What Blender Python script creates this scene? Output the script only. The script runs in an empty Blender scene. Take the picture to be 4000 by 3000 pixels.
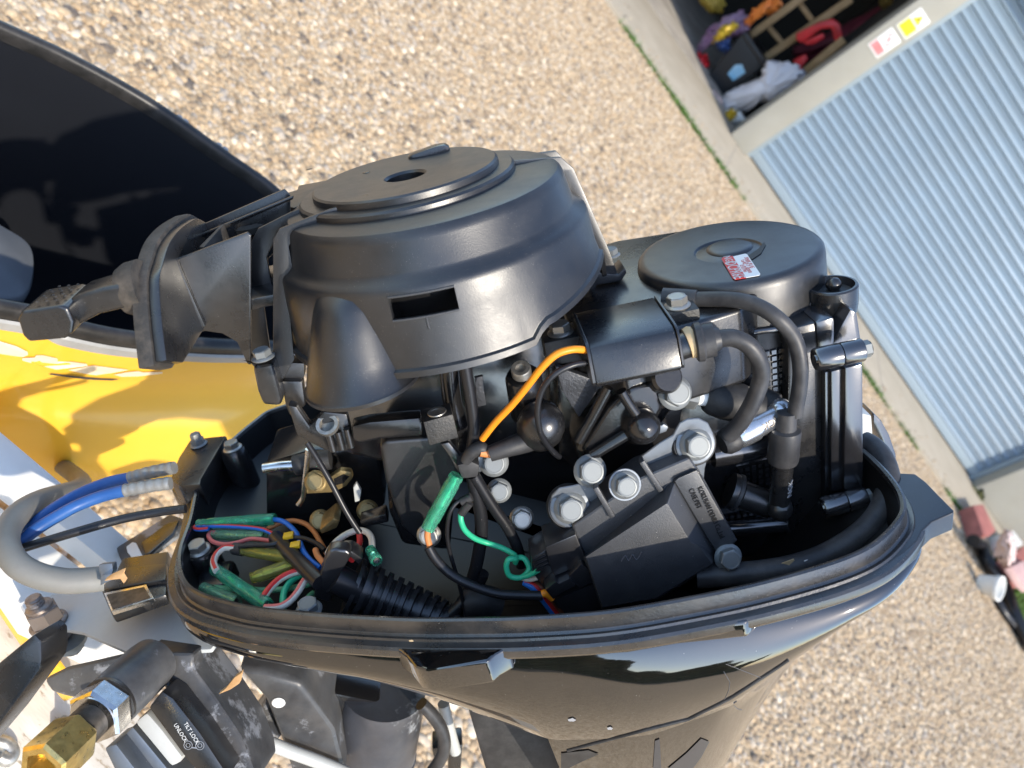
import bpy, bmesh, math, random
import numpy as np
from mathutils import Vector, Matrix
random.seed(7); rng = np.random.default_rng(7)
SC = bpy.context.scene; COL = SC.collection
R = math.radians

# ------------------------------------------------------------------ camera
FPX = 3240.0                       # focal length in photo pixels (photo 4000 x 3000)
CAM_H = 1.15
def nz(v): v = np.array(v, float); return v/np.linalg.norm(v)
PITCH = R(30.5)
ZW = nz((.842*math.cos(PITCH), .54*math.cos(PITCH), math.sin(PITCH)))     # world up seen by the camera
XW = np.array((.609, -.778, -.157)); XW = nz(XW-XW.dot(ZW)*ZW); YW = np.cross(ZW, XW)
W2C = np.array((XW, YW, ZW))       # rows: world axes in camera coordinates
cam_d = bpy.data.cameras.new('camera'); cam = bpy.data.objects.new('camera', cam_d); COL.objects.link(cam)
cam_d.sensor_width = 36; cam_d.lens = FPX/4000*36; cam_d.clip_start = .02; cam_d.clip_end = 300
m = Matrix([list(W2C[0])+[0], list(W2C[1])+[0], list(W2C[2])+[CAM_H], [0, 0, 0, 1]])
cam.matrix_world = m
cam_d.dof.use_dof = True; cam_d.dof.focus_distance = .53; cam_d.dof.aperture_fstop = 9.5
SC.camera = cam

# ------------------------------------------------------------------ light
SUN_AZ_X, SUN_AZ_Y, SUN_EL = .58, -.64, R(42)
SUN_V = nz((SUN_AZ_X, SUN_AZ_Y, 0))*math.cos(SUN_EL)+np.array((0, 0, math.sin(SUN_EL)))
sun_d = bpy.data.lights.new('sun', 'SUN'); sun = bpy.data.objects.new('sun', sun_d); COL.objects.link(sun)
sun_d.energy = 2.05; sun_d.angle = R(.9); sun_d.color = (1, .91, .77)
sun.rotation_euler = Vector(SUN_V).to_track_quat('Z', 'Y').to_euler()
wd = bpy.data.worlds.new('World'); SC.world = wd; wd.use_nodes = True
wn = wd.node_tree; bg = wn.nodes['Background']
sky = wn.nodes.new('ShaderNodeTexSky'); sky.sky_type = 'NISHITA'; sky.sun_disc = False
sky.sun_elevation = SUN_EL; sky.sun_rotation = math.atan2(SUN_V[0], SUN_V[1])
sky.air_density = 1.0; sky.dust_density = .7; sky.ozone_density = 1.3
wn.links.new(sky.outputs[0], bg.inputs[0]); bg.inputs[1].default_value = .15
SC.view_settings.view_transform = 'Standard'; SC.view_settings.look = 'None'
SC.view_settings.exposure = 1.30; SC.view_settings.gamma = 1
SC.cycles.max_bounces = 8; SC.cycles.transparent_max_bounces = 12

# ------------------------------------------------------------------ picture rays and the motor's frame
def cd(px, py): return np.array(((px-2000)/FPX, (1500-py)/FPX, -1.0))
def c2w(v): return np.array((v.dot(XW), v.dot(YW), v.dot(ZW)))
CW = np.array((0, 0, CAM_H))
EU_ = nz((-.178, .871, .457)); EA_ = nz(np.cross(EU_, (0, 0, 1))); EF_ = -np.cross(EA_, EU_)   # up, aft, far
EO = cd(2000, 2100)*.53
def c2e(v): return np.array((v.dot(EA_), v.dot(EF_), v.dot(EU_)))
CE = c2e(-EO)
def _hit(C, r, ax, val): t = (val-C[ax])/r[ax]; return C+r*t
def PX(px, py, x): return _hit(CE, c2e(cd(px, py)), 0, x)       # motor frame: x aft, y away from the viewer, z up
def PY(px, py, y): return _hit(CE, c2e(cd(px, py)), 1, y)
def PZ(px, py, z): return _hit(CE, c2e(cd(px, py)), 2, z)
def PD(px, py, dep): return CE+c2e(cd(px, py))*dep
def GW(px, py, z=0): return _hit(CW, c2w(cd(px, py)), 2, z)     # world
def WYP(px, py, y): return _hit(CW, c2w(cd(px, py)), 1, y)
def WXP(px, py, x): return _hit(CW, c2w(cd(px, py)), 0, x)
E_MAT = Matrix([[c2w(EA_)[i], c2w(EF_)[i], c2w(EU_)[i], (c2w(EO)+CW)[i]] for i in range(3)]+[[0, 0, 0, 1]])

# ------------------------------------------------------------------ materials
M = {}
def mat(name, col, rough=.5, metal=0, spec=.5, bump=0, bscale=200, var=0, vscale=30, col2=None, coat=0, dust=0, dcol=(.35, .31, .25),
        dscale=900, trans=0, sss=0, rvar=0, emit=None, ior=1.45, speck=0, wear=None, wscale=25, wthr=.6, stretch=None):
    m = bpy.data.materials.new(name); m.use_nodes = True; nt = m.node_tree; b = nt.nodes['Principled BSDF']
    N = nt.nodes.new; L = nt.links.new
    b.inputs['Base Color'].default_value = (*col, 1); b.inputs['Roughness'].default_value = rough
    b.inputs['Metallic'].default_value = metal; b.inputs['IOR'].default_value = ior
    b.inputs['Specular IOR Level'].default_value = spec
    b.inputs['Coat Weight'].default_value = coat; b.inputs['Coat Roughness'].default_value = .06
    b.inputs['Transmission Weight'].default_value = trans
    if sss: b.inputs['Subsurface Weight'].default_value = sss; b.inputs['Subsurface Radius'].default_value = (.01, .01, .01)
    tc = N('ShaderNodeTexCoord'); src = tc.outputs['Object']
    if stretch:
        mp = N('ShaderNodeMapping'); mp.inputs['Scale'].default_value = stretch; L(src, mp.inputs[0]); src = mp.outputs[0]
    cur = None
    def noise(sc, det=4, rg=.6):
        n = N('ShaderNodeTexNoise'); n.inputs['Scale'].default_value = sc; n.inputs['Detail'].default_value = det
        n.inputs['Roughness'].default_value = rg; L(src, n.inputs['Vector']); return n.outputs['Fac']
    def ramp(f, a, bb):
        mr = N('ShaderNodeMapRange'); mr.inputs[1].default_value = a; mr.inputs[2].default_value = bb; mr.clamp = True
        L(f, mr.inputs[0]); return mr.outputs[0]
    def mix(f, c1, c2):
        x = N('ShaderNodeMix'); x.data_type = 'RGBA'; L(f, x.inputs[0])
        if hasattr(c1, 'is_linked'): L(c1, x.inputs[6])
        else: x.inputs[6].default_value = (*c1, 1)
        if hasattr(c2, 'is_linked'): L(c2, x.inputs[7])
        else: x.inputs[7].default_value = (*c2, 1)
        return x.outputs[2]
    cur = col
    if var or col2:
        c2 = col2 or tuple(min(1, c*(1+var)) for c in col); c1 = col if col2 else tuple(c*(1-var) for c in col)
        cur = mix(ramp(noise(vscale, 6), .35, .65), c1, c2)
    if wear: cur = mix(ramp(noise(wscale, 8, .7), wthr, wthr+.06), cur, wear)
    rsock = None
    if dust:
        d = ramp(noise(vscale*1.3+11, 8, .7), .42, .75)
        ml = N('ShaderNodeMath'); ml.operation = 'MULTIPLY'; L(d, ml.inputs[0]); ml.inputs[1].default_value = dust
        cur = mix(ml.outputs[0], cur, dcol)
        mr = N('ShaderNodeMapRange'); L(d if rvar else ml.outputs[0], mr.inputs[0]); mr.inputs[3].default_value = rough; mr.inputs[4].default_value = min(1, rough+(rvar or .35)); rsock = mr.outputs[0]
    if speck:
        v = N('ShaderNodeTexVoronoi'); v.inputs['Scale'].default_value = dscale; L(src, v.inputs['Vector'])
        s1 = ramp(v.outputs['Distance'], .13, .05)
        sep = N('ShaderNodeSeparateColor'); L(v.outputs['Color'], sep.inputs[0])
        s2 = ramp(sep.outputs[0], 1-speck, 1-speck+.02)
        ml = N('ShaderNodeMath'); ml.operation = 'MULTIPLY'; L(s1, ml.inputs[0]); L(s2, ml.inputs[1])
        cur = mix(ml.outputs[0], cur, (.5, .47, .42))
    if not isinstance(cur, tuple): L(cur, b.inputs['Base Color'])
    if rvar and rsock is None:
        mr = N('ShaderNodeMapRange'); L(noise(vscale*2+5, 6), mr.inputs[0]); mr.inputs[1].default_value = .3; mr.inputs[2].default_value = .7
        mr.inputs[3].default_value = max(.02, rough-rvar); mr.inputs[4].default_value = min(1, rough+rvar); rsock = mr.outputs[0]
    if rsock is not None: L(rsock, b.inputs['Roughness'])
    if bump:
        bp = N('ShaderNodeBump'); bp.inputs['Strength'].default_value = bump; bp.inputs['Distance'].default_value = .001
        L(noise(bscale, 3), bp.inputs['Height']); L(bp.outputs[0], b.inputs['Normal'])
    M[name] = m; return m
mat('cowl_paint', (.006, .0055, .0055), .035, spec=.8, ior=1.6, bump=.006, bscale=200, coat=1, dust=.05, vscale=14, dcol=(.2, .15, .1), speck=.06, dscale=600)
mat('rim_plastic', (.014, .014, .015), .27, spec=.9, ior=1.6, bump=.12, bscale=420, dust=.25, vscale=22, dcol=(.13, .11, .09), speck=.15, dscale=700)
mat('cover_plastic', (.011, .0115, .013), .34, ior=1.5, rvar=.14, bump=.10, bscale=1500, dust=.06, vscale=18, dcol=(.16, .15, .14), speck=.22, dscale=1300, spec=.9)
mat('scuffed_plastic', (.05, .052, .056), .5, bump=.4, bscale=1500)
mat('gloss_satin', (.009, .009, .010), .22, spec=1, ior=1.65, bump=.04, bscale=500, dust=.04, vscale=20, speck=.05, dscale=700)
mat('tray_inside', (.005, .005, .0055), .45, spec=.35)
mat('gloss_black', (.013, .013, .015), .20, spec=1, ior=1.75, bump=.04, bscale=240, dust=.03, vscale=25, dcol=(.10, .08, .06))
mat('boot_rubber', (.022, .022, .024), .30, spec=.9, bump=.03, bscale=600)
mat('satin_black', (.011, .011, .012), .26, spec=.9, ior=1.5, rvar=.12, bump=.05, bscale=700, dust=.04, vscale=20, speck=.04, dscale=800)
mat('block_paint', (.011, .011, .012), .20, spec=.8, bump=.08, bscale=260, dust=.06, vscale=25, dcol=(.10, .08, .06))
mat('bracket_cast', (.05, .052, .058), .42, metal=.3, bump=.5, bscale=500, vscale=60, var=.2); mat('cast_black', (.02, .02, .02), .45, bump=.4, bscale=700, dust=.1)
mat('black_rubber', (.020, .020, .021), .5, bump=.08, bscale=900, dust=.22, vscale=30, dcol=(.2, .19, .18))
mat('hose_rubber', (.030, .030, .032), .42, bump=.06, bscale=700, dust=.25, vscale=40, dcol=(.2, .19, .18))
mat('dusty_rubber', (.035, .032, .028), .6, bump=.25, bscale=600, dust=.6, vscale=40, dcol=(.17, .14, .11))
mat('zinc', (.21, .222, .222), .5, metal=.4, rvar=.12, vscale=120, var=.12, bump=.03, bscale=900)
mat('dull_zinc', (.42, .40, .36), .42, metal=.8, rvar=.12, vscale=150, var=.25)
mat('dark_steel', (.12, .11, .10), .4, metal=.85, vscale=150, var=.3)
mat('rusty_steel', (.20, .15, .12), .5, metal=.7, vscale=160, col2=(.30, .27, .25), bump=.2, bscale=900)
mat('steel', (.55, .54, .52), .24, metal=1, rvar=.1, vscale=90, var=.15)
mat('bracket_zinc', (.20, .22, .245), .48, metal=.8, rvar=.1, vscale=60, var=.06, bump=.03, bscale=500, speck=.1, dscale=300)
mat('brass', (.70, .52, .19), .34, metal=.95, rvar=.12, vscale=110, var=.18, bump=.12, bscale=500)
mat('brass_old', (.30, .22, .10), .45, metal=.7, rvar=.1, vscale=100, var=.3)
mat('plate_grey', (.44, .45, .43), .42, metal=.0, bump=.05, bscale=500, vscale=16, col2=(.52, .53, .51), dust=.15, dcol=(.22, .20, .17), speck=.08)
mat('cdi_black', (.034, .036, .041), .42, spec=1, ior=1.5, bump=.25, bscale=1700, dust=.10, vscale=30, dcol=(.2, .2, .2), speck=.08, dscale=500)
mat('connector_black', (.015, .015, .017), .28, spec=1, ior=1.6, bump=.05, bscale=900)
mat('orange_wire', (.85, .27, .015), .4, spec=.4); mat('tan_orange_wire', (.62, .22, .07), .42); mat('brown_wire', (.20, .07, .035), .42)
mat('green_wire', (.03, .42, .22), .38); mat('pale_green_wire', (.13, .38, .20), .42); mat('blue_wire', (.02, .17, .60), .38)
mat('red_wire', (.62, .03, .03), .38); mat('white_wire', (.74, .68, .56), .45); mat('pink_wire', (.70, .16, .14), .42); mat('yellow_tape', (.85, .5, .02), .45)
mat('black_wire', (.014, .014, .016), .34, speck=.1, dscale=700)
mat('green_sleeve', (.10, .78, .50), .05, trans=.85, ior=1.25, spec=1, vscale=160, col2=(.35, .92, .70)); mat('pale_sleeve', (.50, .88, .60), .05, trans=.85, ior=1.2, spec=1, vscale=160, col2=(.6, .9, .65))
mat('olive_sleeve', (.72, .70, .22), .06, trans=.85, ior=1.2, spec=1, vscale=160, col2=(.70, .68, .25))
mat('silver_cap', (.62, .63, .64), .22, metal=.9, rvar=.08, vscale=200, var=.08)
mat('grey_conduit', (.17, .168, .15), .55, bump=.12, bscale=320, vscale=30, col2=(.21, .205, .185), dust=.25, dcol=(.22, .19, .16))
mat('blue_cable', (.02, .09, .30), .42, bump=.05, bscale=300, vscale=40, col2=(.035, .13, .38)); mat('grey_ferrule', (.26, .26, .25), .4, vscale=90, var=.15, metal=.3)
mat('yellow_gel', (.86, .47, .035), .22, spec=.5, coat=.35, bump=.02, bscale=60, vscale=5, col2=(.88, .50, .05), dust=.06, dcol=(.5, .3, .1))
mat('black_gel', (.012, .013, .016), .28, spec=.5, bump=.03, bscale=40); mat('rim_trim', (.018, .017, .016), .36, dust=.12, vscale=30, dcol=(.25, .22, .2))
mat('grey_trim', (.34, .34, .33), .35, vscale=40, var=.1); mat('grey_moulding', (.14, .15, .16), .3, vscale=8, var=.2)
mat('white_board', (.80, .79, .75), .5, bump=.2, bscale=90, vscale=14, col2=(.74, .71, .65), wear=(.42, .36, .28), wscale=30, wthr=.72)
mat('worn_board', (.70, .67, .60), .6, bump=.4, bscale=70, vscale=18, col2=(.56, .50, .42), wear=(.34, .27, .19), wscale=36, wthr=.56, stretch=(1, 3, 3))
mat('tan_board', (.38, .32, .25), .6, bump=.2, bscale=120, vscale=25, col2=(.32, .27, .2))
mat('worn_paint', (.03, .032, .036), .38, bump=.2, bscale=160, vscale=22, col2=(.10, .10, .10), wear=(.24, .25, .27), wscale=26, wthr=.56, dust=.2, dcol=(.12, .09, .06))
mat('tube_worn', (.10, .105, .12), .34, metal=.2, bump=.1, bscale=120, vscale=14, col2=(.05, .052, .06), wear=(.34, .36, .38), wscale=16, wthr=.56, dust=.15, dcol=(.2, .15, .1))
mat('white_print', (.62, .62, .60), .4); mat('faint_print', (.014, .014, .015), .5); mat('pale_print', (.30, .31, .33), .4); mat('pen_grey', (.09, .095, .11), .4); mat('red_print', (.66, .03, .025), .35); mat('label_white', (.85, .84, .80), .35); mat('red_ink', (.6, .1, .08), .4)
mat('yellow_print', (.86, .74, .02), .4); mat('pink_print', (.72, .25, .25), .5); mat('black_ink', (.05, .05, .05), .5); mat('cream_letter', (.85, .72, .5), .35)
mat('decal_grey', (.045, .046, .05), .3)
mat('scratch_grey', (.11, .11, .115), .5)
mat('leaf', (.42, .22, .08), .6, vscale=120, col2=(.55, .33, .15))
mat('paint_chip', (.40, .42, .46), .5); mat('tan_chip', (.62, .45, .25), .6)

# ------------------------------------------------------------------ mesh helpers
def link(o, parent=None):
    COL.objects.link(o)
    if parent is not None: o.parent = parent
    return o
def mesh_obj(name, verts, faces, material, parent=None, smooth=35, label=None):
    me = bpy.data.meshes.new(name); me.from_pydata([tuple(map(float, v)) for v in verts], [], faces)
    bm = bmesh.new(); bm.from_mesh(me); bmesh.ops.recalc_face_normals(bm, faces=bm.faces); bm.to_mesh(me); bm.free()
    return fin(name, me, material, parent, smooth, label)
def fin(name, me, material, parent, smooth=35, label=None):
    if isinstance(material, str): material = M[material]
    if not me.materials: me.materials.append(material)
    me.polygons.foreach_set('use_smooth', [bool(smooth)]*len(me.polygons))
    if smooth and smooth < 180: me.set_sharp_from_angle(angle=R(smooth))
    o = bpy.data.objects.new(name, me); link(o, parent)
    if label: o['label'] = label
    return o
def bm_obj(name, bm, material, parent=None, smooth=35, label=None):
    me = bpy.data.meshes.new(name); bmesh.ops.recalc_face_normals(bm, faces=bm.faces); bm.to_mesh(me); bm.free()
    return fin(name, me, material, parent, smooth, label)
def bevel_bm(bm, w, seg=2, ang=30):
    if w <= 0: return
    es = [e for e in bm.edges if e.is_manifold and e.calc_face_angle(0) > R(ang)]
    bmesh.ops.bevel(bm, geom=es, offset=w, offset_type='OFFSET', segments=seg, profile=.6, affect='EDGES', clamp_overlap=True)
def prism_bm(pts, vec):
    bm = bmesh.new(); vec = Vector(vec)
    a = [bm.verts.new(Vector(p)) for p in pts]; b = [bm.verts.new(Vector(p)+vec) for p in pts]; n = len(pts)
    bm.faces.new(a); bm.faces.new(b[::-1])
    for i in range(n): bm.faces.new((a[i], b[i], b[(i+1) % n], a[(i+1) % n]))
    bmesh.ops.recalc_face_normals(bm, faces=bm.faces); return bm
def prism(name, pts, vec, material, parent=None, bev=.001, seg=2, label=None, tri=True, smooth=35):
    bm = prism_bm(pts, vec); bevel_bm(bm, bev, seg)
    return bm_obj(name, bm, material, parent, smooth, label)
def slabY(name, px, y, th, material, parent=None, bev=.001, **k):   # outline traced on the plane y, thickness away from the viewer
    return prism(name, [PY(*p, y) for p in px], (0, th, 0), material, parent, bev, **k)
def slabZ(name, px, z, th, material, parent=None, bev=.001, **k):
    return prism(name, [PZ(*p, z) for p in px], (0, 0, -th), material, parent, bev, **k)
def slabX(name, px, x, th, material, parent=None, bev=.001, **k):
    return prism(name, [PX(*p, x) for p in px], (th, 0, 0), material, parent, bev, **k)
def box(name, lo, hi, material, parent=None, bev=.001, seg=2, mtx=None, **k):
    x0, y0, z0 = lo; x1, y1, z1 = hi
    bm = prism_bm([(x0, y0, z0), (x1, y0, z0), (x1, y1, z0), (x0, y1, z0)], (0, 0, z1-z0)); bevel_bm(bm, bev, seg)
    if mtx: bm.transform(mtx)
    return bm_obj(name, bm, material, parent, **k)
def crom(pts, per=8, closed=False):
    P = np.array(pts, float); n = len(P); out = []
    rngi = range(n) if closed else range(n-1)
    for i in rngi:
        if closed: p0, p1, p2, p3 = P[(i-1) % n], P[i], P[(i+1) % n], P[(i+2) % n]
        else: p0, p1, p2, p3 = P[max(i-1, 0)], P[i], P[i+1], P[min(i+2, n-1)]
        for k in range(per):
            t = k/per; out.append(.5*((2*p1)+(-p0+p2)*t+(2*p0-5*p1+4*p2-p3)*t*t+(-p0+3*p1-3*p2+p3)*t**3))
    if not closed: out.append(P[-1])
    return np.array(out)
def frames(P):
    T = np.gradient(P, axis=0); T /= np.linalg.norm(T, axis=1)[:, None]+1e-12
    n = np.cross(T[0], (0, 0, 1)); 
    if np.linalg.norm(n) < .1: n = np.cross(T[0], (0, 1, 0))
    n /= np.linalg.norm(n); Ns = []
    for t in T:
        n = n-t*n.dot(t); n /= np.linalg.norm(n); Ns.append(n)
    Ns = np.array(Ns); return T, Ns, np.cross(T, Ns)
def tube(name, pts, r, material, parent=None, seg=12, per=8, cap=True, label=None, smoothpath=True, mats=None, stripe=None, flat=1.0):
    P = crom(pts, per) if smoothpath and len(pts) > 2 else np.array(pts, float)
    n = len(P); rr = np.interp(np.linspace(0, 1, n), np.linspace(0, 1, len(r)), r) if hasattr(r, '__len__') else np.full(n, r)
    T, Nn, B = frames(P); V = []; Fc = []
    for i in range(n):
        for j in range(seg):
            a = 2*math.pi*j/seg; V.append(P[i]+rr[i]*(Nn[i]*math.cos(a)+flat*B[i]*math.sin(a)))
    for i in range(n-1):
        for j in range(seg): Fc.append((i*seg+j, i*seg+(j+1) % seg, (i+1)*seg+(j+1) % seg, (i+1)*seg+j))
    if cap: Fc.append(tuple(range(seg))[::-1]); Fc.append(tuple((n-1)*seg+j for j in range(seg)))
    o = mesh_obj(name, V, Fc, material, parent, 60, label)
    if stripe:
        o.data.materials.append(M[stripe[0]]); jj = stripe[1]
        for f in o.data.polygons:
            if f.index < (n-1)*seg and (f.index % seg) in jj: f.material_index = 1
    return o
def perp(ax):
    ax = nz(ax); h = np.array((0, 0, 1.)) if abs(ax[2]) < .9 else np.array((1., 0, 0))
    u = nz(np.cross(ax, h)); return ax, u, np.cross(ax, u)
def lathe(name, prof, org, axis, material, parent=None, seg=32, smooth=35, label=None, phase=0, sc=(1, 1)):
    ax, u, v = perp(axis); org = np.array(org, float); V = []; Fc = []; n = len(prof)
    for (r, h) in prof:
        for j in range(seg):
            a = 2*math.pi*j/seg+phase; V.append(org+ax*h+r*(u*math.cos(a)*sc[0]+v*math.sin(a)*sc[1]))
    for i in range(n-1):
        for j in range(seg): Fc.append((i*seg+j, i*seg+(j+1) % seg, (i+1)*seg+(j+1) % seg, (i+1)*seg+j))
    if prof[0][0] > 1e-6: Fc.append(tuple(range(seg))[::-1])
    if prof[-1][0] > 1e-6: Fc.append(tuple((n-1)*seg+j for j in range(seg)))
    return mesh_obj(name, V, Fc, material, parent, smooth, label)
def loft(name, rings, material, parent=None, closed=True, cap0=False, cap1=False, smooth=40, label=None):
    n = len(rings[0]); V = [p for r in rings for p in r]; Fc = []
    for i in range(len(rings)-1):
        for j in range(n if closed else n-1): Fc.append((i*n+j, i*n+(j+1) % n, (i+1)*n+(j+1) % n, (i+1)*n+j))
    if cap0: Fc.append(tuple(range(n))[::-1])
    if cap1: Fc.append(tuple((len(rings)-1)*n+j for j in range(n)))
    return mesh_obj(name, V, Fc, material, parent, smooth, label)
def basis(org, ax, spin=0):
    a, u, v = perp(ax); c, s = math.cos(spin), math.sin(spin); u2 = u*c+v*s; v2 = -u*s+v*c
    return Matrix([[u2[i], v2[i], a[i], org[i]] for i in range(3)]+[[0, 0, 0, 1]])
BOLT = {}
def bolt_mesh(kind, material, washer=True):
    key = (kind, material, washer)
    if key in BOLT: return BOLT[key]
    bm = bmesh.new()
    def ring(r, z, n, ph=0): return [bm.verts.new((r*math.cos(2*math.pi*k/n+ph), r*math.sin(2*math.pi*k/n+ph), z)) for k in range(n)]
    def skin(a, b):
        n = len(a)
        for k in range(n): bm.faces.new((a[k], a[(k+1) % n], b[(k+1) % n], b[k]))
    if washer:                                     # flange skirt, radius 1.45 x hex
        a = ring(1.26, 0, 24); b = ring(1.29, .10, 24); c = ring(1.25, .16, 24); d = ring(1.02, .30, 24); bm.faces.new(a[::-1])
        skin(a, b); skin(b, c); skin(c, d); bm.faces.new(d)
    z0 = .25 if washer else 0
    h0 = ring(1.0, z0, 6); h1 = ring(1.0, 1.0, 6); h2 = ring(.86, 1.1, 6)
    t = ring(.84, 1.1, 24); t2 = ring(.72, 1.12, 24); t3 = ring(.66, 1.06, 24)
    bm.faces.new(h0[::-1]); skin(h0, h1)
    h2b = ring(.845, 1.105, 6); skin(h1, h2b); bm.faces.new(h2b)
    for v in h2: bm.verts.remove(v)
    for rg in (t, t2, t3):
        for v in rg: v.co.z += .012
    skin(t, t2); skin(t2, t3); bm.faces.new(t3); 
    me = bpy.data.meshes.new(kind); bmesh.ops.recalc_face_normals(bm, faces=bm.faces); bm.to_mesh(me); bm.free()
    me.materials.append(M[material]); me.polygons.foreach_set('use_smooth', [True]*len(me.polygons)); me.set_sharp_from_angle(angle=R(25))
    BOLT[key] = me; return me
def bolt(org, ax, size, parent, material='zinc', washer=True, spin=.3, name='bolt', label=None):
    o = bpy.data.objects.new(name, bolt_mesh('bolt', material, washer)); link(o, parent)
    o.matrix_local = basis(np.array(org, float), ax, spin) @ Matrix.Diagonal((size, size, size*.95, 1))
    if label: o['label'] = label
    return o
def washer(org, ax, r, th, parent, material='zinc', name='washer', label=None):
    return lathe(name, [(r*.98, 0), (r, th*.3), (r, th*.8), (r*.97, th), (0, th)], org, ax, material, parent, 28, label=label)
def text(name, s, size, org, xdir, ydir, material, parent=None, ext=.0002, align='CENTER', bold=0, shear=0, sx=1):
    cu = bpy.data.curves.new(name, 'FONT'); cu.body = s; cu.size = size; cu.extrude = ext; cu.align_x = align; cu.align_y = 'CENTER'; cu.offset = bold; cu.shear = shear
    cu.resolution_u = 2
    t = bpy.data.objects.new(name+'_tmp', cu); COL.objects.link(t); dg = bpy.context.evaluated_depsgraph_get()
    me = bpy.data.meshes.new_from_object(t.evaluated_get(dg)); bpy.data.objects.remove(t); bpy.data.curves.remove(cu)
    me.materials.clear(); me.materials.append(M[material])
    x = nz(xdir); y = np.array(ydir, float); y = nz(y-y.dot(x)*x); z = np.cross(x, y)
    me.transform(Matrix([[x[i]*sx, y[i], z[i], org[i]] for i in range(3)]+[[0, 0, 0, 1]]))
    o = bpy.data.objects.new(name, me); link(o, parent); return o
def empty(name, loc=None, mtx=None, label=None, cat=None, group=None):
    o = bpy.data.objects.new(name, None); COL.objects.link(o); o.empty_display_size = .05
    if mtx is not None: o.matrix_world = mtx
    elif loc is not None: o.location = loc
    if label: o['label'] = label
    if cat: o['category'] = cat
    if group: o['group'] = group
    return o
def tag(o, label, cat, group=None):
    o['label'] = label; o['category'] = cat
    if group: o['group'] = group
    return o
def on_objs(objs, px, py, off=.0006):
    r_ = c2e(cd(px, py)); best = None
    for o in objs:
        b_ = BV.get(o.name)
        if b_ is None:
            from mathutils.bvhtree import BVHTree as _B
            b_ = BV[o.name] = _B.FromPolygons([v.co for v in o.data.vertices], [p.vertices[:] for p in o.data.polygons])
        h = b_.ray_cast(Vector(CE), Vector(r_))
        if h[0] is not None and (best is None or h[3] < best[2]): best = (np.array(h[0]), np.array(h[1]), h[3])
    if best is None: return None
    n_ = best[1] if best[1].dot(r_) < 0 else -best[1]
    return best[0]+n_*off
BV = {}
def struct(o): o['kind'] = 'structure'; return o
def stuff(o): o['kind'] = 'stuff'; return o
# ================================================================== ground
def ground_mat():
    m = bpy.data.materials.new('gravel_bed'); m.use_nodes = True; nt = m.node_tree; b = nt.nodes['Principled BSDF']; N = nt.nodes.new; L = nt.links.new
    tc = N('ShaderNodeTexCoord'); v = N('ShaderNodeTexVoronoi'); v.inputs['Scale'].default_value = 75; L(tc.outputs['Object'], v.inputs['Vector'])
    cr = N('ShaderNodeValToRGB'); sep = N('ShaderNodeSeparateColor'); L(v.outputs['Color'], sep.inputs[0]); L(sep.outputs[0], cr.inputs[0])
    e = cr.color_ramp.elements; e[0].color = (.36, .25, .14, 1); e[1].color = (.60, .46, .29, 1)
    L(cr.outputs[0], b.inputs['Base Color']); b.inputs['Roughness'].default_value = .85
    bp = N('ShaderNodeBump'); bp.inputs['Distance'].default_value = .01; bp.inputs['Strength'].default_value = .8; bp.invert = True
    L(v.outputs['Distance'], bp.inputs['Height']); L(bp.outputs[0], b.inputs['Normal']); M['gravel_bed'] = m
ground_mat()
struct(mesh_obj('ground', [(-80, -80, .003), (80, -80, .003), (80, 80, .003), (-80, 80, .003)], [(0, 1, 2, 3)], 'gravel_bed'))
def pebble_mat():
    m = bpy.data.materials.new('pebble'); m.use_nodes = True; nt = m.node_tree; b = nt.nodes['Principled BSDF']; N = nt.nodes.new; L = nt.links.new
    at = N('ShaderNodeAttribute'); at.attribute_name = 'shade'; cr = N('ShaderNodeValToRGB'); L(at.outputs['Fac'], cr.inputs[0])
    cr.color_ramp.interpolation = 'LINEAR'; e = cr.color_ramp.elements
    stops = [(0, (.10, .085, .075)), (.1, (.20, .15, .10)), (.25, (.35, .25, .15)), (.45, (.45, .32, .185)), (.6, (.53, .40, .25)), (.75, (.40, .345, .285)), (.88, (.64, .51, .345)), (1, (.72, .62, .47))]
    e[0].position, e[0].color = 0, (*stops[0][1], 1); e[1].position, e[1].color = 1, (*stops[-1][1], 1)
    for p, c in stops[1:-1]: x = e.new(p); x.color = (*c, 1)
    tc = N('ShaderNodeTexCoord'); n = N('ShaderNodeTexNoise'); n.inputs['Scale'].default_value = 130; n.inputs['Detail'].default_value = 5; L(tc.outputs['Object'], n.inputs['Vector'])
    mr = N('ShaderNodeMapRange'); L(n.outputs[0], mr.inputs[0]); mr.inputs[1].default_value = .3; mr.inputs[2].default_value = .7; mr.inputs[3].default_value = .72; mr.inputs[4].default_value = 1.12
    mx = N('ShaderNodeMix'); mx.data_type = 'RGBA'; mx.blend_type = 'MULTIPLY'; mx.inputs[0].default_value = 1; L(cr.outputs[0], mx.inputs[6]); L(mr.outputs[0], mx.inputs[7])
    L(mx.outputs[2], b.inputs['Base Color']); b.inputs['Roughness'].default_value = .55; M['pebble'] = m
pebble_mat()
def ico(sub):
    bm = bmesh.new(); bmesh.ops.create_icosphere(bm, subdivisions=sub, radius=1); V = np.array([v.co[:] for v in bm.verts]); F = np.array([[v.index for v in f.verts] for f in bm.faces]); bm.free(); return V, F
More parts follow.
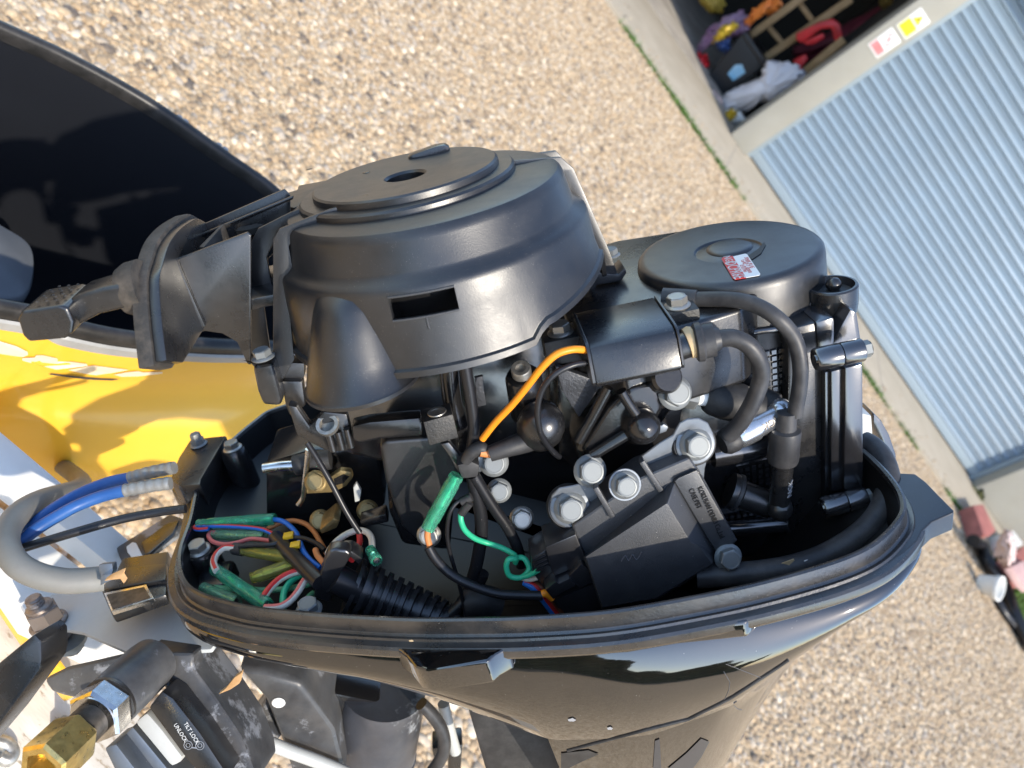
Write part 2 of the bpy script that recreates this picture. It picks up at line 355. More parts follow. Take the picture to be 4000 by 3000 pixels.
def pebbles(P, rad, sub, name):
    V, F = ico(sub); n = len(P); nv = len(V)
    q = rng.normal(size=(n, 4)); q /= np.linalg.norm(q, axis=1)[:, None]
    yaw = rng.uniform(0, 6.283, n); tl = rng.normal(0, .35, (n, 2))
    sc = np.stack([rad*rng.uniform(.95, 1.45, n), rad*rng.uniform(.7, 1.0, n), rad*rng.uniform(.5, .8, n)], 1)
    X = V[None]*sc[:, None, :]
    if sub > 1: X = X*(1+.10*np.sin(V[None]*rng.uniform(1.5, 3, (n, 1, 3))+rng.uniform(0, 6, (n, 1, 3))).sum(2, keepdims=True)/1.5)
    cx, sx = np.cos(tl[:, :1]), np.sin(tl[:, :1]); y2 = X[:, :, 1]*cx-X[:, :, 2]*sx; z2 = X[:, :, 1]*sx+X[:, :, 2]*cx; X[:, :, 1], X[:, :, 2] = y2, z2
    cy, sy = np.cos(yaw)[:, None], np.sin(yaw)[:, None]; x2 = X[:, :, 0]*cy-X[:, :, 1]*sy; y2 = X[:, :, 0]*sy+X[:, :, 1]*cy; X[:, :, 0], X[:, :, 1] = x2, y2
    X = (X+P[:, None, :]).reshape(-1, 3); Fc = (F[None]+(np.arange(n)*nv)[:, None, None]).reshape(-1, 3)
    me = bpy.data.meshes.new(name); me.vertices.add(len(X)); me.vertices.foreach_set('co', X.ravel().astype(np.float32))
    me.loops.add(Fc.size); me.loops.foreach_set('vertex_index', Fc.ravel().astype(np.int32)); me.polygons.add(len(Fc))
    me.polygons.foreach_set('loop_start', (np.arange(len(Fc))*3).astype(np.int32)); me.polygons.foreach_set('use_smooth', np.ones(len(Fc), bool)); me.update()
    at = me.attributes.new('shade', 'FLOAT', 'POINT'); at.data.foreach_set('value', np.repeat(np.clip(rng.beta(1.6, 1.5, n), 0, 1), nv).astype(np.float32))
    me.materials.append(M['pebble']); o = bpy.data.objects.new(name, me); COL.objects.link(o); return o
def in_view(P, mx=500):
    c = (P-CW) @ W2C; ok = c[:, 2] < -.05; u = 2000+FPX*c[:, 0]/-c[:, 2]; v = 1500-FPX*c[:, 1]/-c[:, 2]
    return ok & (u > -mx) & (u < 4000+mx) & (v > -mx) & (v < 3000+mx)
def jitter_grid(x0, x1, y0, y1, s):
    gx, gy = np.meshgrid(np.arange(x0, x1, s), np.arange(y0, y1, s)); p = np.stack([gx.ravel(), gy.ravel()], 1)
    p += rng.uniform(-.5, .5, p.shape)*s; return np.c_[p, np.zeros(len(p))]
def near_far(s, lo, hi, sub, rad, name, lab):
    P = jitter_grid(-2.2, 5.2, -.2, 5.84, s); d = P[:, 1]+.25*P[:, 0]*0
    P = P[(P[:, 1] >= lo) & (P[:, 1] < hi)]; P = P[in_view(P)]
    P[:, 2] = rng.uniform(-.15, .75, len(P))*rad*.6
    o = pebbles(P, rad*np.clip(rng.lognormal(0, .34, len(P)), .45, 2.0), sub, name); stuff(o); tag(o, lab, 'gravel'); return o
near_far(.0116, -.2, 1.5, 2, .0074, 'gravel', 'loose tan and cream shingle pebbles lying near the motor')
near_far(.0132, 1.5, 5.84, 1, .0081, 'gravel', 'tan shingle spreading from the middle distance up to the garage apron')

# ================================================================== apron and garage
mat('concrete', (.38, .335, .265), .8, bump=.25, bscale=60, vscale=5, col2=(.33, .29, .225), dust=.4, dcol=(.42, .36, .27), wear=(.34, .30, .24), wscale=9, wthr=.64)
mat('garage_floor', (.30, .27, .23), .8, vscale=5, var=.2)
mat('pier_render', (.31, .295, .25), .7, bump=.1, bscale=50, vscale=3, col2=(.35, .335, .29), dust=.25, dcol=(.36, .33, .24))
mat('shutter_paint', (.195, .265, .335), .36, vscale=3, var=.10, spec=.5, dust=.18, dcol=(.26, .27, .27), stretch=(.25, 1, 1))
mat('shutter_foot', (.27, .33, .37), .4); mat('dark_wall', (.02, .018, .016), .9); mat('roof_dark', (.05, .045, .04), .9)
WY = 6.77
AZ = .03
def rect_prism(name, x0, x1, y0, y1, z0, z1, material, parent=None, bev=.004): return box(name, (x0, y0, z0), (x1, y1, z1), material, parent, bev)
ap = rect_prism('concrete_apron', -6, 5.05, 5.85, WY+.30, -.1, AZ, 'concrete'); struct(ap)
struct(rect_prism('garage_floor', -6, 9, WY+.302, 10.5, -.1, AZ+.006, 'garage_floor'))
gar = empty('garage', (2.4, WY, 0), label='garage with pale piers, a ribbed blue roller door and an open bay beside it', cat='garage')
def gpart(o): o.parent = gar; o.matrix_parent_inverse = gar.matrix_world.inverted(); return o
bpy.context.view_layer.update()
SXL, SXR = .727, 4.10
PW = .20
gpart(rect_prism('pier', SXL-PW, SXL, WY-.06, WY+.34, AZ, 2.1, 'pier_render', None, .012))
gpart(rect_prism('pier', SXR, SXR+.62, WY-.05, WY+.34, AZ, 2.1, 'pier_render', None, .012))
gpart(rect_prism('pier', -3.2, -2.9, WY-.06, WY+.34, AZ, 2.1, 'pier_render', None, .012))
gpart(rect_prism('lintel', -3.2, SXR+.62, WY-.061, WY+.341, 2.102, 2.2, 'pier_render', None, .012))
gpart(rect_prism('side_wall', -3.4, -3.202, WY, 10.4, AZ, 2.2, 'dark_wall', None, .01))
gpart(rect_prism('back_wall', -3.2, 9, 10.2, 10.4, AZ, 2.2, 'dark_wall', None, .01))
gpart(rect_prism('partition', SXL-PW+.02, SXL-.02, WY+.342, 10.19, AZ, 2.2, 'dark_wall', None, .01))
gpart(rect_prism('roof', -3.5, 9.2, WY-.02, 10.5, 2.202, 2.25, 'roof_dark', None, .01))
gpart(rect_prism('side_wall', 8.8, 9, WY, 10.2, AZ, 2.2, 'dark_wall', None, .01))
# roller door: laths, each one piece
door = empty('roller_door', (SXL, WY+.1, AZ)); gpart(door); bpy.context.view_layer.update()
PIT = .0745
prof = [(.004, .000), (-.009, .001), (-.0125, .004), (-.0130, .009), (-.0105, .014), (-.004, .017), (-.001, .023), (.0, .036), (-.002, .050), (-.006, .060), (-.007, .066), (-.004, .0705), (.004, .072), (.008, .0735), (.012, .0735), (.012, 0)]
LL = SXR-SXL
lath = prism('lath', [(0, y, z) for y, z in prof], (LL, 0, 0), 'shutter_paint', None, 0); lath.parent = door; lath.location = (.0, 0, .085)
for k in range(1, 27):
    c = lath.copy(); COL.objects.link(c); c.parent = door; c.location = (0, 0, .085+k*PIT)
foot = box('bottom_rail', (.0, -.015, .012), (LL, .02, .083), 'shutter_foot', door, .004)
for sx in (-.0005, LL-.045): box('guide_channel', (sx+.0005, -.03, 0), (sx+.045, -.012, 2.06), 'shutter_foot', door, .003)
# stickers on the pier: portrait plates
def sticker(px, mats, nm, lab):
    q = [WYP(*p, WY-.0615) for p in px]
    c = np.mean(q, 0); e = empty(nm, tuple(c), label=lab, cat='sticker'); bpy.context.view_layer.update()
    w_ = .5*(np.linalg.norm(q[1]-q[0])+np.linalg.norm(q[2]-q[3])); h_ = .5*(np.linalg.norm(q[2]-q[1])+np.linalg.norm(q[3]-q[0]))
    return e, w_, h_
def vpx(z5): return [(3200+x*600/2212, y*600/2212) for x, y in z5]
e, sw, sh = sticker(vpx([(1125, 345), (1270, 555), (1575, 335), (1440, 125)]), 0, 'warning_sticker', 'white sticker with yellow warning panel, nearer the top of the pier')
sw, sh = .118, .175
box('backing', (-sw/2, -.002, -sh/2), (sw/2, 0, sh/2), 'label_white', e, .002)
box('yellow_panel', (-sw*.42, -.003, -sh*.44), (sw*.42, -.0021, sh*.02), 'yellow_print', e, .0)
tri = [(-sw*.30, -.0031, sh*.08), (sw*.30, -.0031, sh*.08), (0, -.0031, sh*.44)]
prism('warning_triangle', tri, (0, .001, 0), 'yellow_print', e, 0)
prism('triangle_mark', [(-.008, -.0036, .025), (.004, -.0036, .025), (.012, -.0036, .05), (.0, -.0036, .044), (.005, -.0036, .062), (-.006, -.0036, .045)], (0, .0004, 0), 'black_ink', e, 0)
for zz, s in ((-.012, 'Warning'), (-.030, 'Danger'), (-.062, 'Electric')): text('lettering', s, .022, (0, -.0035, zz), (1, 0, 0), (0, 0, 1), 'black_ink', e, .0001)
e, sw, sh = sticker(vpx([(725, 620), (860, 835), (1150, 610), (1020, 410)]), 0, 'prohibition_sticker', 'white sticker with red circle and red panel, lower on the pier')
sw, sh = .118, .175
box('backing', (-sw/2, -.002, -sh/2), (sw/2, 0, sh/2), 'label_white', e, .002)
box('red_panel', (-sw*.42, -.003, -sh*.44), (sw*.42, -.0021, -sh*.12), 'pink_print', e, .0)
ringv = []; ringf = []; n = 32
for k in range(n):
    a = 2*math.pi*k/n
    for r in (.034, .043): ringv.append((r*math.cos(a), -.0032, .034+r*math.sin(a)))
for k in range(n): ringf.append((2*k, 2*k+1, (2*k+3) % (2*n), (2*k+2) % (2*n)))
mesh_obj('prohibition_ring', ringv, ringf, 'pink_print', e)
prism('prohibition_bar', [(-.028, -.0034, .055), (-.022, -.0034, .061), (.028, -.0034, .013), (.022, -.0034, .007)], (0, .0003, 0), 'pink_print', e, 0)
for k in range(3): prism('hand_mark', [(-.014+k*.009, -.0033, .02), (-.009+k*.009, -.0033, .02), (-.007+k*.009, -.0033, .052), (-.011+k*.009, -.0033, .052)], (0, .0003, 0), 'black_ink', e, 0)
for zz, s in ((-.034, 'Keep'), (-.056, 'clear')): text('lettering', s, .024, (0, -.0035, zz), (1, 0, 0), (0, 0, 1), 'red_ink', e, .0001)
# moss and grass strip along the apron
def blades(name, pts, h, col, lab, cat):
    V = []; F = []
    for p in pts:
        hh = h*rng.uniform(.5, 1.3); a = rng.uniform(0, 6.28); dx, dy = .004*math.cos(a), .004*math.sin(a); lx, ly = rng.normal(0, hh*.45, 2)
        i = len(V); V += [(p[0]-dx, p[1]-dy, p[2]), (p[0]+dx, p[1]+dy, p[2]), (p[0]+lx*.5+dx*.7, p[1]+ly*.5+dy*.7, p[2]+hh*.6), (p[0]+lx*.5-dx*.7, p[1]+ly*.5-dy*.7, p[2]+hh*.6), (p[0]+lx, p[1]+ly, p[2]+hh)]
        F += [(i, i+1, i+2, i+3), (i+3, i+2, i+4)]
    o = mesh_obj(name, V, F, col, None, 60); stuff(o); return tag(o, lab, cat)
mat('grass', (.07, .16, .025), .6, vscale=8, col2=(.11, .20, .04)); mat('moss', (.05, .055, .02), .9, vscale=20, col2=(.09, .09, .03))
gp = []
for _ in range(5200):
    x = rng.uniform(-1.6, 5.0); dens = .5+.5*math.sin(x*3.1+1)+.35*math.sin(x*11)
    if rng.uniform() < dens: gp.append((x, 5.835+rng.normal(0, .018), .005))
blades('grass_strip', gp, .034, 'grass', 'thin strip of short grass along the front edge of the apron', 'grass')

P = np.c_[rng.uniform(-1.2, 5, 260), 5.86+np.abs(rng.normal(0, .16, 260)), np.full(260, AZ+.003)]
o = pebbles(P, .0075*rng.uniform(.5, 1.2, 260), 1, 'spilled_gravel'); stuff(o); tag(o, 'stray pebbles spilled over the edge of the concrete apron', 'gravel')
for jx in (.62, 2.6): struct(box('apron_joint', (jx, 5.85, AZ+.0005), (jx+.008, WY-.07, AZ+.0012), 'garage_floor', None, 0))
# tall hedge behind the viewer: it shows only as the dark band mirrored in the gloss cowl
mat('hedge_leaf', (.035, .06, .02), .6, vscale=3, col2=(.06, .10, .03))
V = []; F = []; nx_ = 260
for i in range(nx_+1):
    x = -22+44*i/nx_
    for j in range(9):
        t = j/8; V.append((x, -9-1.2*math.sin(math.pi*t)+rng.normal(0, .08), (2.2+.5*math.sin(x*.7)+.3*math.sin(x*1.9+1))*t+rng.normal(0, .035)*(t > 0)))
for i in range(nx_):
    for j in range(8): a = i*9+j; F.append((a, a+9, a+10, a+1))
o = mesh_obj('hedge', V, F, 'hedge_leaf', None, 0); stuff(o); tag(o, 'dark green hedge mirrored in the gloss of the lower cowl', 'hedge')
# ================================================================== things in the open bay
mat('bin_black', (.012, .013, .016), .35); mat('label_blue', (.20, .48, .68), .4, vscale=14, col2=(.45, .62, .72)); mat('sack_white', (.66, .64, .66), .6, bump=.3, bscale=14, vscale=6, var=.06)
mat('timber', (.36, .24, .12), .6, vscale=12, col2=(.28, .18, .08)); mat('red_plastic', (.50, .02, .025), .4, vscale=9, var=.3); mat('orange_plastic', (.75, .22, .04), .4); mat('purple_cloth', (.20, .10, .20), .7, vscale=8, col2=(.30, .22, .30))
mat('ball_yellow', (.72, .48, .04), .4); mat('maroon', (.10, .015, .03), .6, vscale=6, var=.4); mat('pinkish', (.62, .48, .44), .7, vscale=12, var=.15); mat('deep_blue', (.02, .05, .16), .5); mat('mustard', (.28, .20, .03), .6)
def zz2(l): return [(2700+x*1100/2212, y*1100/2212) for x, y in l]
def store(name, px, y, th, material, lab, cat, bev=.02, seg=3):
    pts = [WYP(*p, y) for p in px]; o = prism(name, pts, (0, th, 0), material, None, bev, seg, smooth=50)
    return tag(o, lab, cat)
b = empty('black_bin', (-.1, 7.6, AZ), label='black storage bin with a pale blue label in the open bay', cat='bin'); bpy.context.view_layer.update()
def under(o, e): o.parent = e; o.matrix_parent_inverse = e.matrix_world.inverted(); return o
q = [WYP(*p, 7.45) for p in zz2([(90, 640), (255, 775), (575, 520), (400, 260)])]
under(prism('body', q, (0, .42, 0), 'bin_black', None, .02, 3), b)
q2 = [WYP(*p, 7.44) for p in zz2([(390, 275), (560, 530), (600, 505), (430, 250)])]; under(prism('lid', q2, (0, .46, 0), 'bin_black', None, .01, 2), b)
q3 = [WYP(*p, 7.4475) for p in zz2([(285, 580), (330, 635), (425, 570), (400, 505), (345, 510)])]; under(prism('label', q3, (0, .002, 0), 'label_blue', None, 0), b)
def lump(name, px, y, th, material, lab, cat, sub=3, puff=.5):
    c2 = crom([WYP(*p, y) for p in px], 6, True); c = c2.mean(0); rings = []
    for t in np.linspace(0, 1, 9):
        s = math.sin(math.pi*min(max(t, .02), .98))**.55; rings.append([c+(p-c)*s+np.array((0, (t-.5)*th*1.0, 0))+rng.normal(0, .012, 3)*s for p in c2])
    o = loft(name, rings, material, None, True, True, True, 70); return tag(o, lab, cat)
lump('white_sack', zz2([(230, 860), (310, 720), (560, 590), (600, 500), (760, 490), (880, 560), (890, 600), (760, 730), (640, 810), (560, 790), (420, 870)]), 7.25, .30, 'sack_white', 'crumpled white sack leaning behind the pale pier', 'sack')
lump('pink_bag', zz2([(95, 705), (200, 740), (250, 800), (210, 890), (150, 800)]), 7.15, .12, 'pinkish', 'small pinkish bag at the foot of the bin', 'bag')
lump('small_bottle', zz2([(285, 870), (350, 875), (400, 900), (410, 950), (350, 960), (290, 930)]), 7.12, .1, 'label_white', 'white bottle with yellow end low beside the pier', 'bottle')
lump('yellow_jar', zz2([(280, 880), (340, 880), (330, 935), (285, 930)]), 7.05, .06, 'ball_yellow', 'small yellow jar in front of the white bottle', 'jar')
lump('rag', zz2([(235, 940), (330, 940), (335, 1010), (260, 1050), (235, 1010)]), 7.14, .1, 'sack_white', 'pale rag on the floor at the pier base', 'rag')
lump('yellow_ball', zz2([(180, 320), (220, 235), (330, 185), (355, 215), (290, 280), (210, 330)]), 7.5, .18, 'ball_yellow', 'yellow oval float on purple cloth above the bin', 'float')
lump('blue_float', zz2([(195, 330), (280, 320), (290, 380), (230, 395)]), 7.46, .14, 'deep_blue', 'dark blue float tucked under the yellow one', 'float')
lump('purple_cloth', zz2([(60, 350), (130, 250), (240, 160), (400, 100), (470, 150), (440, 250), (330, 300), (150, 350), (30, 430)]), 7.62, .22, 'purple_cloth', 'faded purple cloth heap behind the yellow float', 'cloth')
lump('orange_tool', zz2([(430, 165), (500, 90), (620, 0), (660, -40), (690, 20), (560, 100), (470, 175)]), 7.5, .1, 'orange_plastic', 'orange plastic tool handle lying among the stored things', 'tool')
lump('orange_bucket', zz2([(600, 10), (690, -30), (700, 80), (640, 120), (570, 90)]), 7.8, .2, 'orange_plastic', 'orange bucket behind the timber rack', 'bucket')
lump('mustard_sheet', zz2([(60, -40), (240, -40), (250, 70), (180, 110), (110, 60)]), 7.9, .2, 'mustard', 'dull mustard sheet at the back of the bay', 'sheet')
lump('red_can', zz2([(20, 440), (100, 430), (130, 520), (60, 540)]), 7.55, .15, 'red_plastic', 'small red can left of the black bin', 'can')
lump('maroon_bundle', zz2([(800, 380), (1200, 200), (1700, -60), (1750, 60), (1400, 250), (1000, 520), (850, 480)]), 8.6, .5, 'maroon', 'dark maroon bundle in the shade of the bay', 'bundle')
rk = empty('timber_rack', (.3, 7.9, AZ), label='rack of brown timber rails with two rungs in the open bay', cat='rack'); bpy.context.view_layer.update()
def rail(px0, px1, w, y): 
    a, c = WYP(*px0, y), WYP(*px1, y); d = nz(c-a); n_ = nz(np.cross(d, (0, 1, 0)))*w/2
    return under(prism('rail', [a-n_, a+n_, c+n_, c-n_], (0, .05, 0), 'timber', None, .004), rk)
def zz1(x, y): return (2700+x*1100/2212, y*1100/2212)
rail(zz1(465, 280), zz1(900, -40), .06, 7.7); rail(zz1(575, 460), zz1(1260, -10), .06, 7.7); rail(zz1(610, 215), zz1(715, 340), .04, 7.755); rail(zz1(855, 30), zz1(950, 160), .04, 7.755); rail(zz1(900, 560), zz1(1200, 310), .06, 7.4)
rm = empty('red_machine', (.4, 7.6, AZ), label='red plastic machine housing beside the white sack', cat='machine'); bpy.context.view_layer.update()
for px in ([(820, 270), (1000, 180), (1110, 150), (1170, 190), (1190, 290), (1150, 360), (1120, 300), (1100, 220), (1020, 230), (870, 340), (830, 320)], [(880, 330), (1040, 260), (1050, 300), (960, 350), (900, 355)], [(800, 480), (900, 430), (915, 470), (860, 530), (890, 560), (840, 540)]):
    under(prism('housing', [WYP(*p, 7.5) for p in zz2(px)], (0, .16, 0), 'red_plastic', None, .012, 2, smooth=50), rm)
lamp_o = lathe('bay_lamp', [(0, .02), (.05, .015), (.055, 0), (.03, -.05), (0, -.055)], WYP(*zz1(1530, 15), 8.2), (.3, -1, -.2), 'brass', None, 20); tag(lamp_o, 'shiny brass lamp hanging in the dark bay', 'lamp')

# ------------------------------------------------------------------ right edge of the picture
def z4(l): return [(3600+x*400/948, 1800+y*700/1659) for x, y in l]
stuff(tag(lump('moss_patch', z4([(450, 250), (560, 270), (570, 360), (500, 390), (460, 380)]), 6.72, .1, 'moss', 'x', 'moss'), 'dark green moss at the foot of the right pier by the roller door', 'moss'))
stuff(tag(lump('moss_patch', z4([(460, 530), (520, 520), (580, 640), (540, 720), (470, 620)]), 5.9, .1, 'moss', 'x', 'moss'), 'dark moss tuft at the corner of the apron', 'moss'))
mat('red_brick', (.36, .13, .11), .75, bump=.2, bscale=60, vscale=10, var=.2); mat('pink_slab', (.55, .36, .33), .75, vscale=8, var=.15); mat('pipe_black', (.015, .015, .017), .35); mat('pot_white', (.72, .71, .66), .5)
def gbox(name, px, z0, h, material, lab, cat, bev=.01):
    o = prism(name, [GW(*p, z0+h) for p in px], (0, 0, -h), material, None, bev, 2); return tag(o, lab, cat)
gbox('brick_step', z4([(480, 410), (570, 400), (690, 650), (640, 690), (580, 690)]), 0, .12, 'red_brick', 'reddish brick step at the end of the apron', 'step')
gbox('red_slab', z4([(800, 930), (948, 790), (1100, 900), (948, 1150)]), 0, .16, 'red_brick', 'dark red slab at the right edge, in front of the pink one', 'slab')
gbox('pink_slab', z4([(830, 980), (948, 920), (1100, 1000), (1000, 1200), (948, 1150)]), .162, .05, 'pink_slab', 'pale pink slab on the red slab at the right edge', 'slab')
lump('pink_sack', z4([(700, 830), (760, 690), (810, 660), (860, 800), (850, 880), (780, 950), (710, 890)]), 5.2, .2, 'pinkish', 'peach coloured sack beside the red slab', 'sack')
gbox('white_carton', z4([(800, 650), (850, 640), (945, 770), (840, 840), (810, 720)]), .02, .14, 'label_white', 'white carton behind the peach sack', 'carton')
o = tube('drain_pipe', [GW(*p, .06) for p in z4([(480, 740), (570, 800), (620, 950), (760, 1150), (850, 1400), (948, 1600), (1020, 1750)])], .045, 'pipe_black', None, 12); tag(o, 'black pipe lying along the edge of the gravel', 'pipe')
o = tube('thin_pipe', [GW(*p, .03) for p in z4([(690, 1280), (760, 1400), (850, 1520), (948, 1650)])], .03, 'pipe_black', None, 10); tag(o, 'thinner dark pipe running from the white pot', 'pipe')
pc = GW(*z4([(640, 1160)])[0], .07)
o = lathe('white_pot', [(.0, -.07), (.055, -.07), (.075, .03), (.082, .035), (.082, .06), (.07, .06), (.06, .0), (0, -.01)], pc, (.35, -.5, .8), 'pot_white', None, 24); tag(o, 'white plastic pot lying on the gravel by the black pipe', 'pot')
gp = [tuple(GW(*z4([(rng.uniform(840, 1010), rng.uniform(1180, 1500))])[0], 0)) for _ in range(600)]
blades('grass_patch', gp, .09, 'grass', 'bright green grass patch at the right edge behind the pipe', 'grass')
# ================================================================== yellow hull
hull = empty('yellow_hull', (-.25, .75, 0), label='yellow moulded hull with black inside and white lettering, behind the pull handle', cat='hull'); bpy.context.view_layer.update()
def hp(o): return under(o, hull)
ZR = .55
near = [GW(*p, ZR)[:2] for p in [(0, 1190), (300, 1270), (500, 1310), (750, 1335), (950, 1345)]]
far = [GW(*p, ZR)[:2] for p in [(1080, 740), (900, 610), (600, 400), (300, 230), (0, 90)]]
rim = [(-.56, -.06), (-.38, .18)]+[tuple(p) for p in near]+[(-.035, .70), (-.03, .775), (-.06, .835), (-.12, .865)]+[tuple(p) for p in far]+[(-.60, .47), (-.74, .25), (-.72, .02)]
rim = crom([(x, y, 0) for x, y in rim], 8, True)
def offs(P, d):
    T = np.roll(P, -1, 0)-np.roll(P, 1, 0); n = np.stack([T[:, 1], -T[:, 0]], 1); n /= np.linalg.norm(n, axis=1)[:, None]+1e-9
    Q = P.copy(); dd = d if np.isscalar(d) else np.array(d)[:, None]; Q[:, :2] += n*dd; return Q
def ringz(P, d, z): Q = offs(P, d); Q[:, 2] = z; return Q
bow = np.clip((rim[:, 0]+.30)/.25, 0, 1)               # 1 towards the end that faces the sun
rings = [ringz(rim, -.002, ZR-.012), ringz(rim, .004, ZR-.03), ringz(rim, .004, ZR-.07), ringz(rim, .004+.004*bow, ZR-.105), ringz(rim, .010+.014*bow, ZR-.12), ringz(rim, .018+.028*bow, ZR-.16), ringz(rim, .024+.034*bow, ZR-.21), ringz(rim, .022+.028*bow, ZR-.26), ringz(rim, .008+.008*bow, ZR-.32), ringz(rim, -.02-.01*bow, ZR-.38), ringz(rim, -.06-.03*bow, ZR-.45), ringz(rim, -.11, ZR-.545)]
hp(loft('shell', rings, 'yellow_gel', None, True, False, True, 60))
inner = [ringz(rim, -.006, ZR-.012), ringz(rim, -.010, ZR-.03), ringz(rim, -.016, ZR-.09), ringz(rim, -.022, ZR-.17), ringz(rim, -.03, ZR-.25), ringz(rim, -.06, ZR-.33), ringz(rim, -.11, ZR-.37)]
hp(loft('inner_liner', inner, 'black_gel', None, True, False, True, 70))
rp = []
for (d, z) in ((-.007, -.014), (-.0075, -.002), (-.004, .002), (.002, .002), (.006, -.003), (.0065, -.012), (.0045, -.016)): rp.append(ringz(rim, d, ZR+z))
hp(loft('rim_strip', rp, 'rim_trim', None, True, False, False, 60))
trim = [ringz(rim, d, ZR+z) for d, z in ((.0068, -.010), (.0090, -.012), (.0090, -.022), (.0050, -.024))]
hp(loft('trim_band', trim, 'grey_trim', None, True, False, False, 40))
# moulded lump inside, and raised ribs of the liner
lp = [GW(*p, .40) for p in [(-160, 760), (0, 860), (110, 930), (145, 1000), (130, 1130), (60, 1180), (-150, 1150)]]
c2 = crom(lp, 5, True); c = c2.mean(0)
hp(loft('grey_moulding', [[c+(p-c)*1.06+np.array((0, 0, -.22)) for p in c2], [c+(p-c)*1.02+np.array((0, 0, -.03)) for p in c2], [c+(p-c)*.96+np.array((0, 0, -.006)) for p in c2], [c+(p-c)*.85+np.array((0, 0, .0)) for p in c2]], 'grey_moulding', None, True, False, True, 70))
lin = [o for o in bpy.data.objects if o.name.startswith('inner_liner')][0]; bpy.context.view_layer.update()
from mathutils.bvhtree import BVHTree
LB = BVHTree.FromPolygons([lin.matrix_world @ v.co for v in lin.data.vertices], [p.vertices[:] for p in lin.data.polygons])
def on_liner(px, py, off):
    d_ = c2w(cd(px, py)); h = LB.ray_cast(Vector(CW), Vector(d_)); n_ = np.array(h[1]); n_ = n_ if n_.dot(d_) < 0 else -n_
    return np.array(h[0])+n_*off
# staples along the far rim
for p in [(20, 128), (295, 240), (525, 355), (710, 465), (865, 573), (1055, 735)]:
    for k in (-1, 1):
        q = GW(p[0]+k*12, p[1]+k*8+6, ZR-.012); hp(lathe('rivet', [(0, .003), (.003, .0025), (.0045, 0)], q, (.45, -.75, .5), 'grey_trim', None, 10))
# lettering on the hull side: solid letters laid on the shell
from mathutils.bvhtree import BVHTree
def on_hull(px, py, off=.0012):
    d_ = c2w(cd(px, py)); hit = HB.ray_cast(Vector(CW), Vector(d_)); 
    if hit[0] is None: return None
    n_ = np.array(hit[1]); n_ = n_ if n_.dot(d_) < 0 else -n_
    return np.array(hit[0])+n_*off
bpy.context.view_layer.update()
sh_ = [o for o in bpy.data.objects if o.name.startswith('shell')][0]
HB = BVHTree.FromPolygons([sh_.matrix_world @ v.co for v in sh_.data.vertices], [p.vertices[:] for p in sh_.data.polygons])
def zl(l): return [(x*700/2212, 1150+y*525/1659) for x, y in l]
def letter(name, px, material, off=.0015):
    P = zl(px); pts = [on_hull(*p, off) for p in P]
    if any(p is None for p in pts): return
    me = bpy.data.meshes.new(name); bm = bmesh.new(); vs = [bm.verts.new(p) for p in pts]; f = bm.faces.new(vs)
    bmesh.ops.triangulate(bm, faces=[f]); bm.to_mesh(me); bm.free(); hp(fin(name, me, material, None, 0))
letter('letter', [(-120, 540), (0, 560), (200, 620), (340, 690), (350, 730), (290, 755), (150, 740), (0, 715), (-120, 690), (-120, 640), (0, 660), (100, 680), (150, 665), (100, 640), (0, 615), (-120, 590)], 'cream_letter')
letter('letter', [(275, 770), (440, 765), (460, 740), (540, 735), (700, 770), (715, 790), (650, 800), (690, 840), (900, 815), (1070, 840), (1080, 865), (880, 890), (690, 910), (560, 880), (280, 800)], 'cream_letter')
letter('letter', [(840, 915), (1000, 905), (1150, 860), (1590, 915), (1400, 950), (1180, 980), (1040, 960)], 'cream_letter')
letter('letter', [(1400, 975), (1550, 945), (1700, 930), (1760, 945), (2000, 940), (2000, 960), (1700, 995), (1500, 1000)], 'cream_letter')
letter('stripe', [(600, 972), (640, 960), (900, 990), (1200, 1020), (1480, 1030), (1380, 1047), (1150, 1040), (900, 1015)], 'black_ink')

# ================================================================== timber stand that carries the motor
st = empty('timber_stand', (.1, .36, 0), label='painted timber stand with white boards under the motor clamp', cat='stand'); bpy.context.view_layer.update()
def board(name, pxt, z, h, material, bev=.003):
    P = [GW(*p, z) for p in pxt]; return under(prism(name, P, (0, 0, -h), material, None, bev, 2), st)
board('board', [(-700, 1090), (262, 1902), (860, 2410), (820, 2520), (0, 1862), (-700, 1300)], .50, .026, 'white_board')
board('board', [(-700, 1440), (0, 1976), (620, 2445), (560, 2640), (130, 2432), (0, 2240), (-700, 1760)], .474, .03, 'white_board')
board('yellow_strip', [(-500, 1850), (0, 2245), (135, 2435), (330, 2700), (290, 2720), (120, 2500), (0, 2320), (-500, 2000)], .43, .02, 'yellow_gel')
board('board', [(-500, 2000), (0, 2300), (420, 2640), (700, 2980), (900, 3400), (-500, 3400)], .40, .03, 'worn_board')
bb = GW(240, 2850, .40); under(lathe('stud', [(0, .03), (.0045, .03), (.005, .028), (.005, 0)], bb, (-.1, -.1, 1), 'rusty_steel', None, 16), st); under(lathe('stud_nut', [(0, .012), (.009, .012), (.0095, .0), (0, 0)], bb, (-.1, -.1, 1), 'dull_zinc', None, 6, 20), st)
under(tube('hook', [GW(*p, .405) for p in [(-40, 2890), (20, 2905), (45, 2940), (30, 2965), (0, 2955)]], .006, 'dull_zinc', None, 12), st)
for xx in (-.5, .55): under(box('leg', (xx, .33, 0), (xx+.05, .40, .44), 'tan_board', None, .004), st)
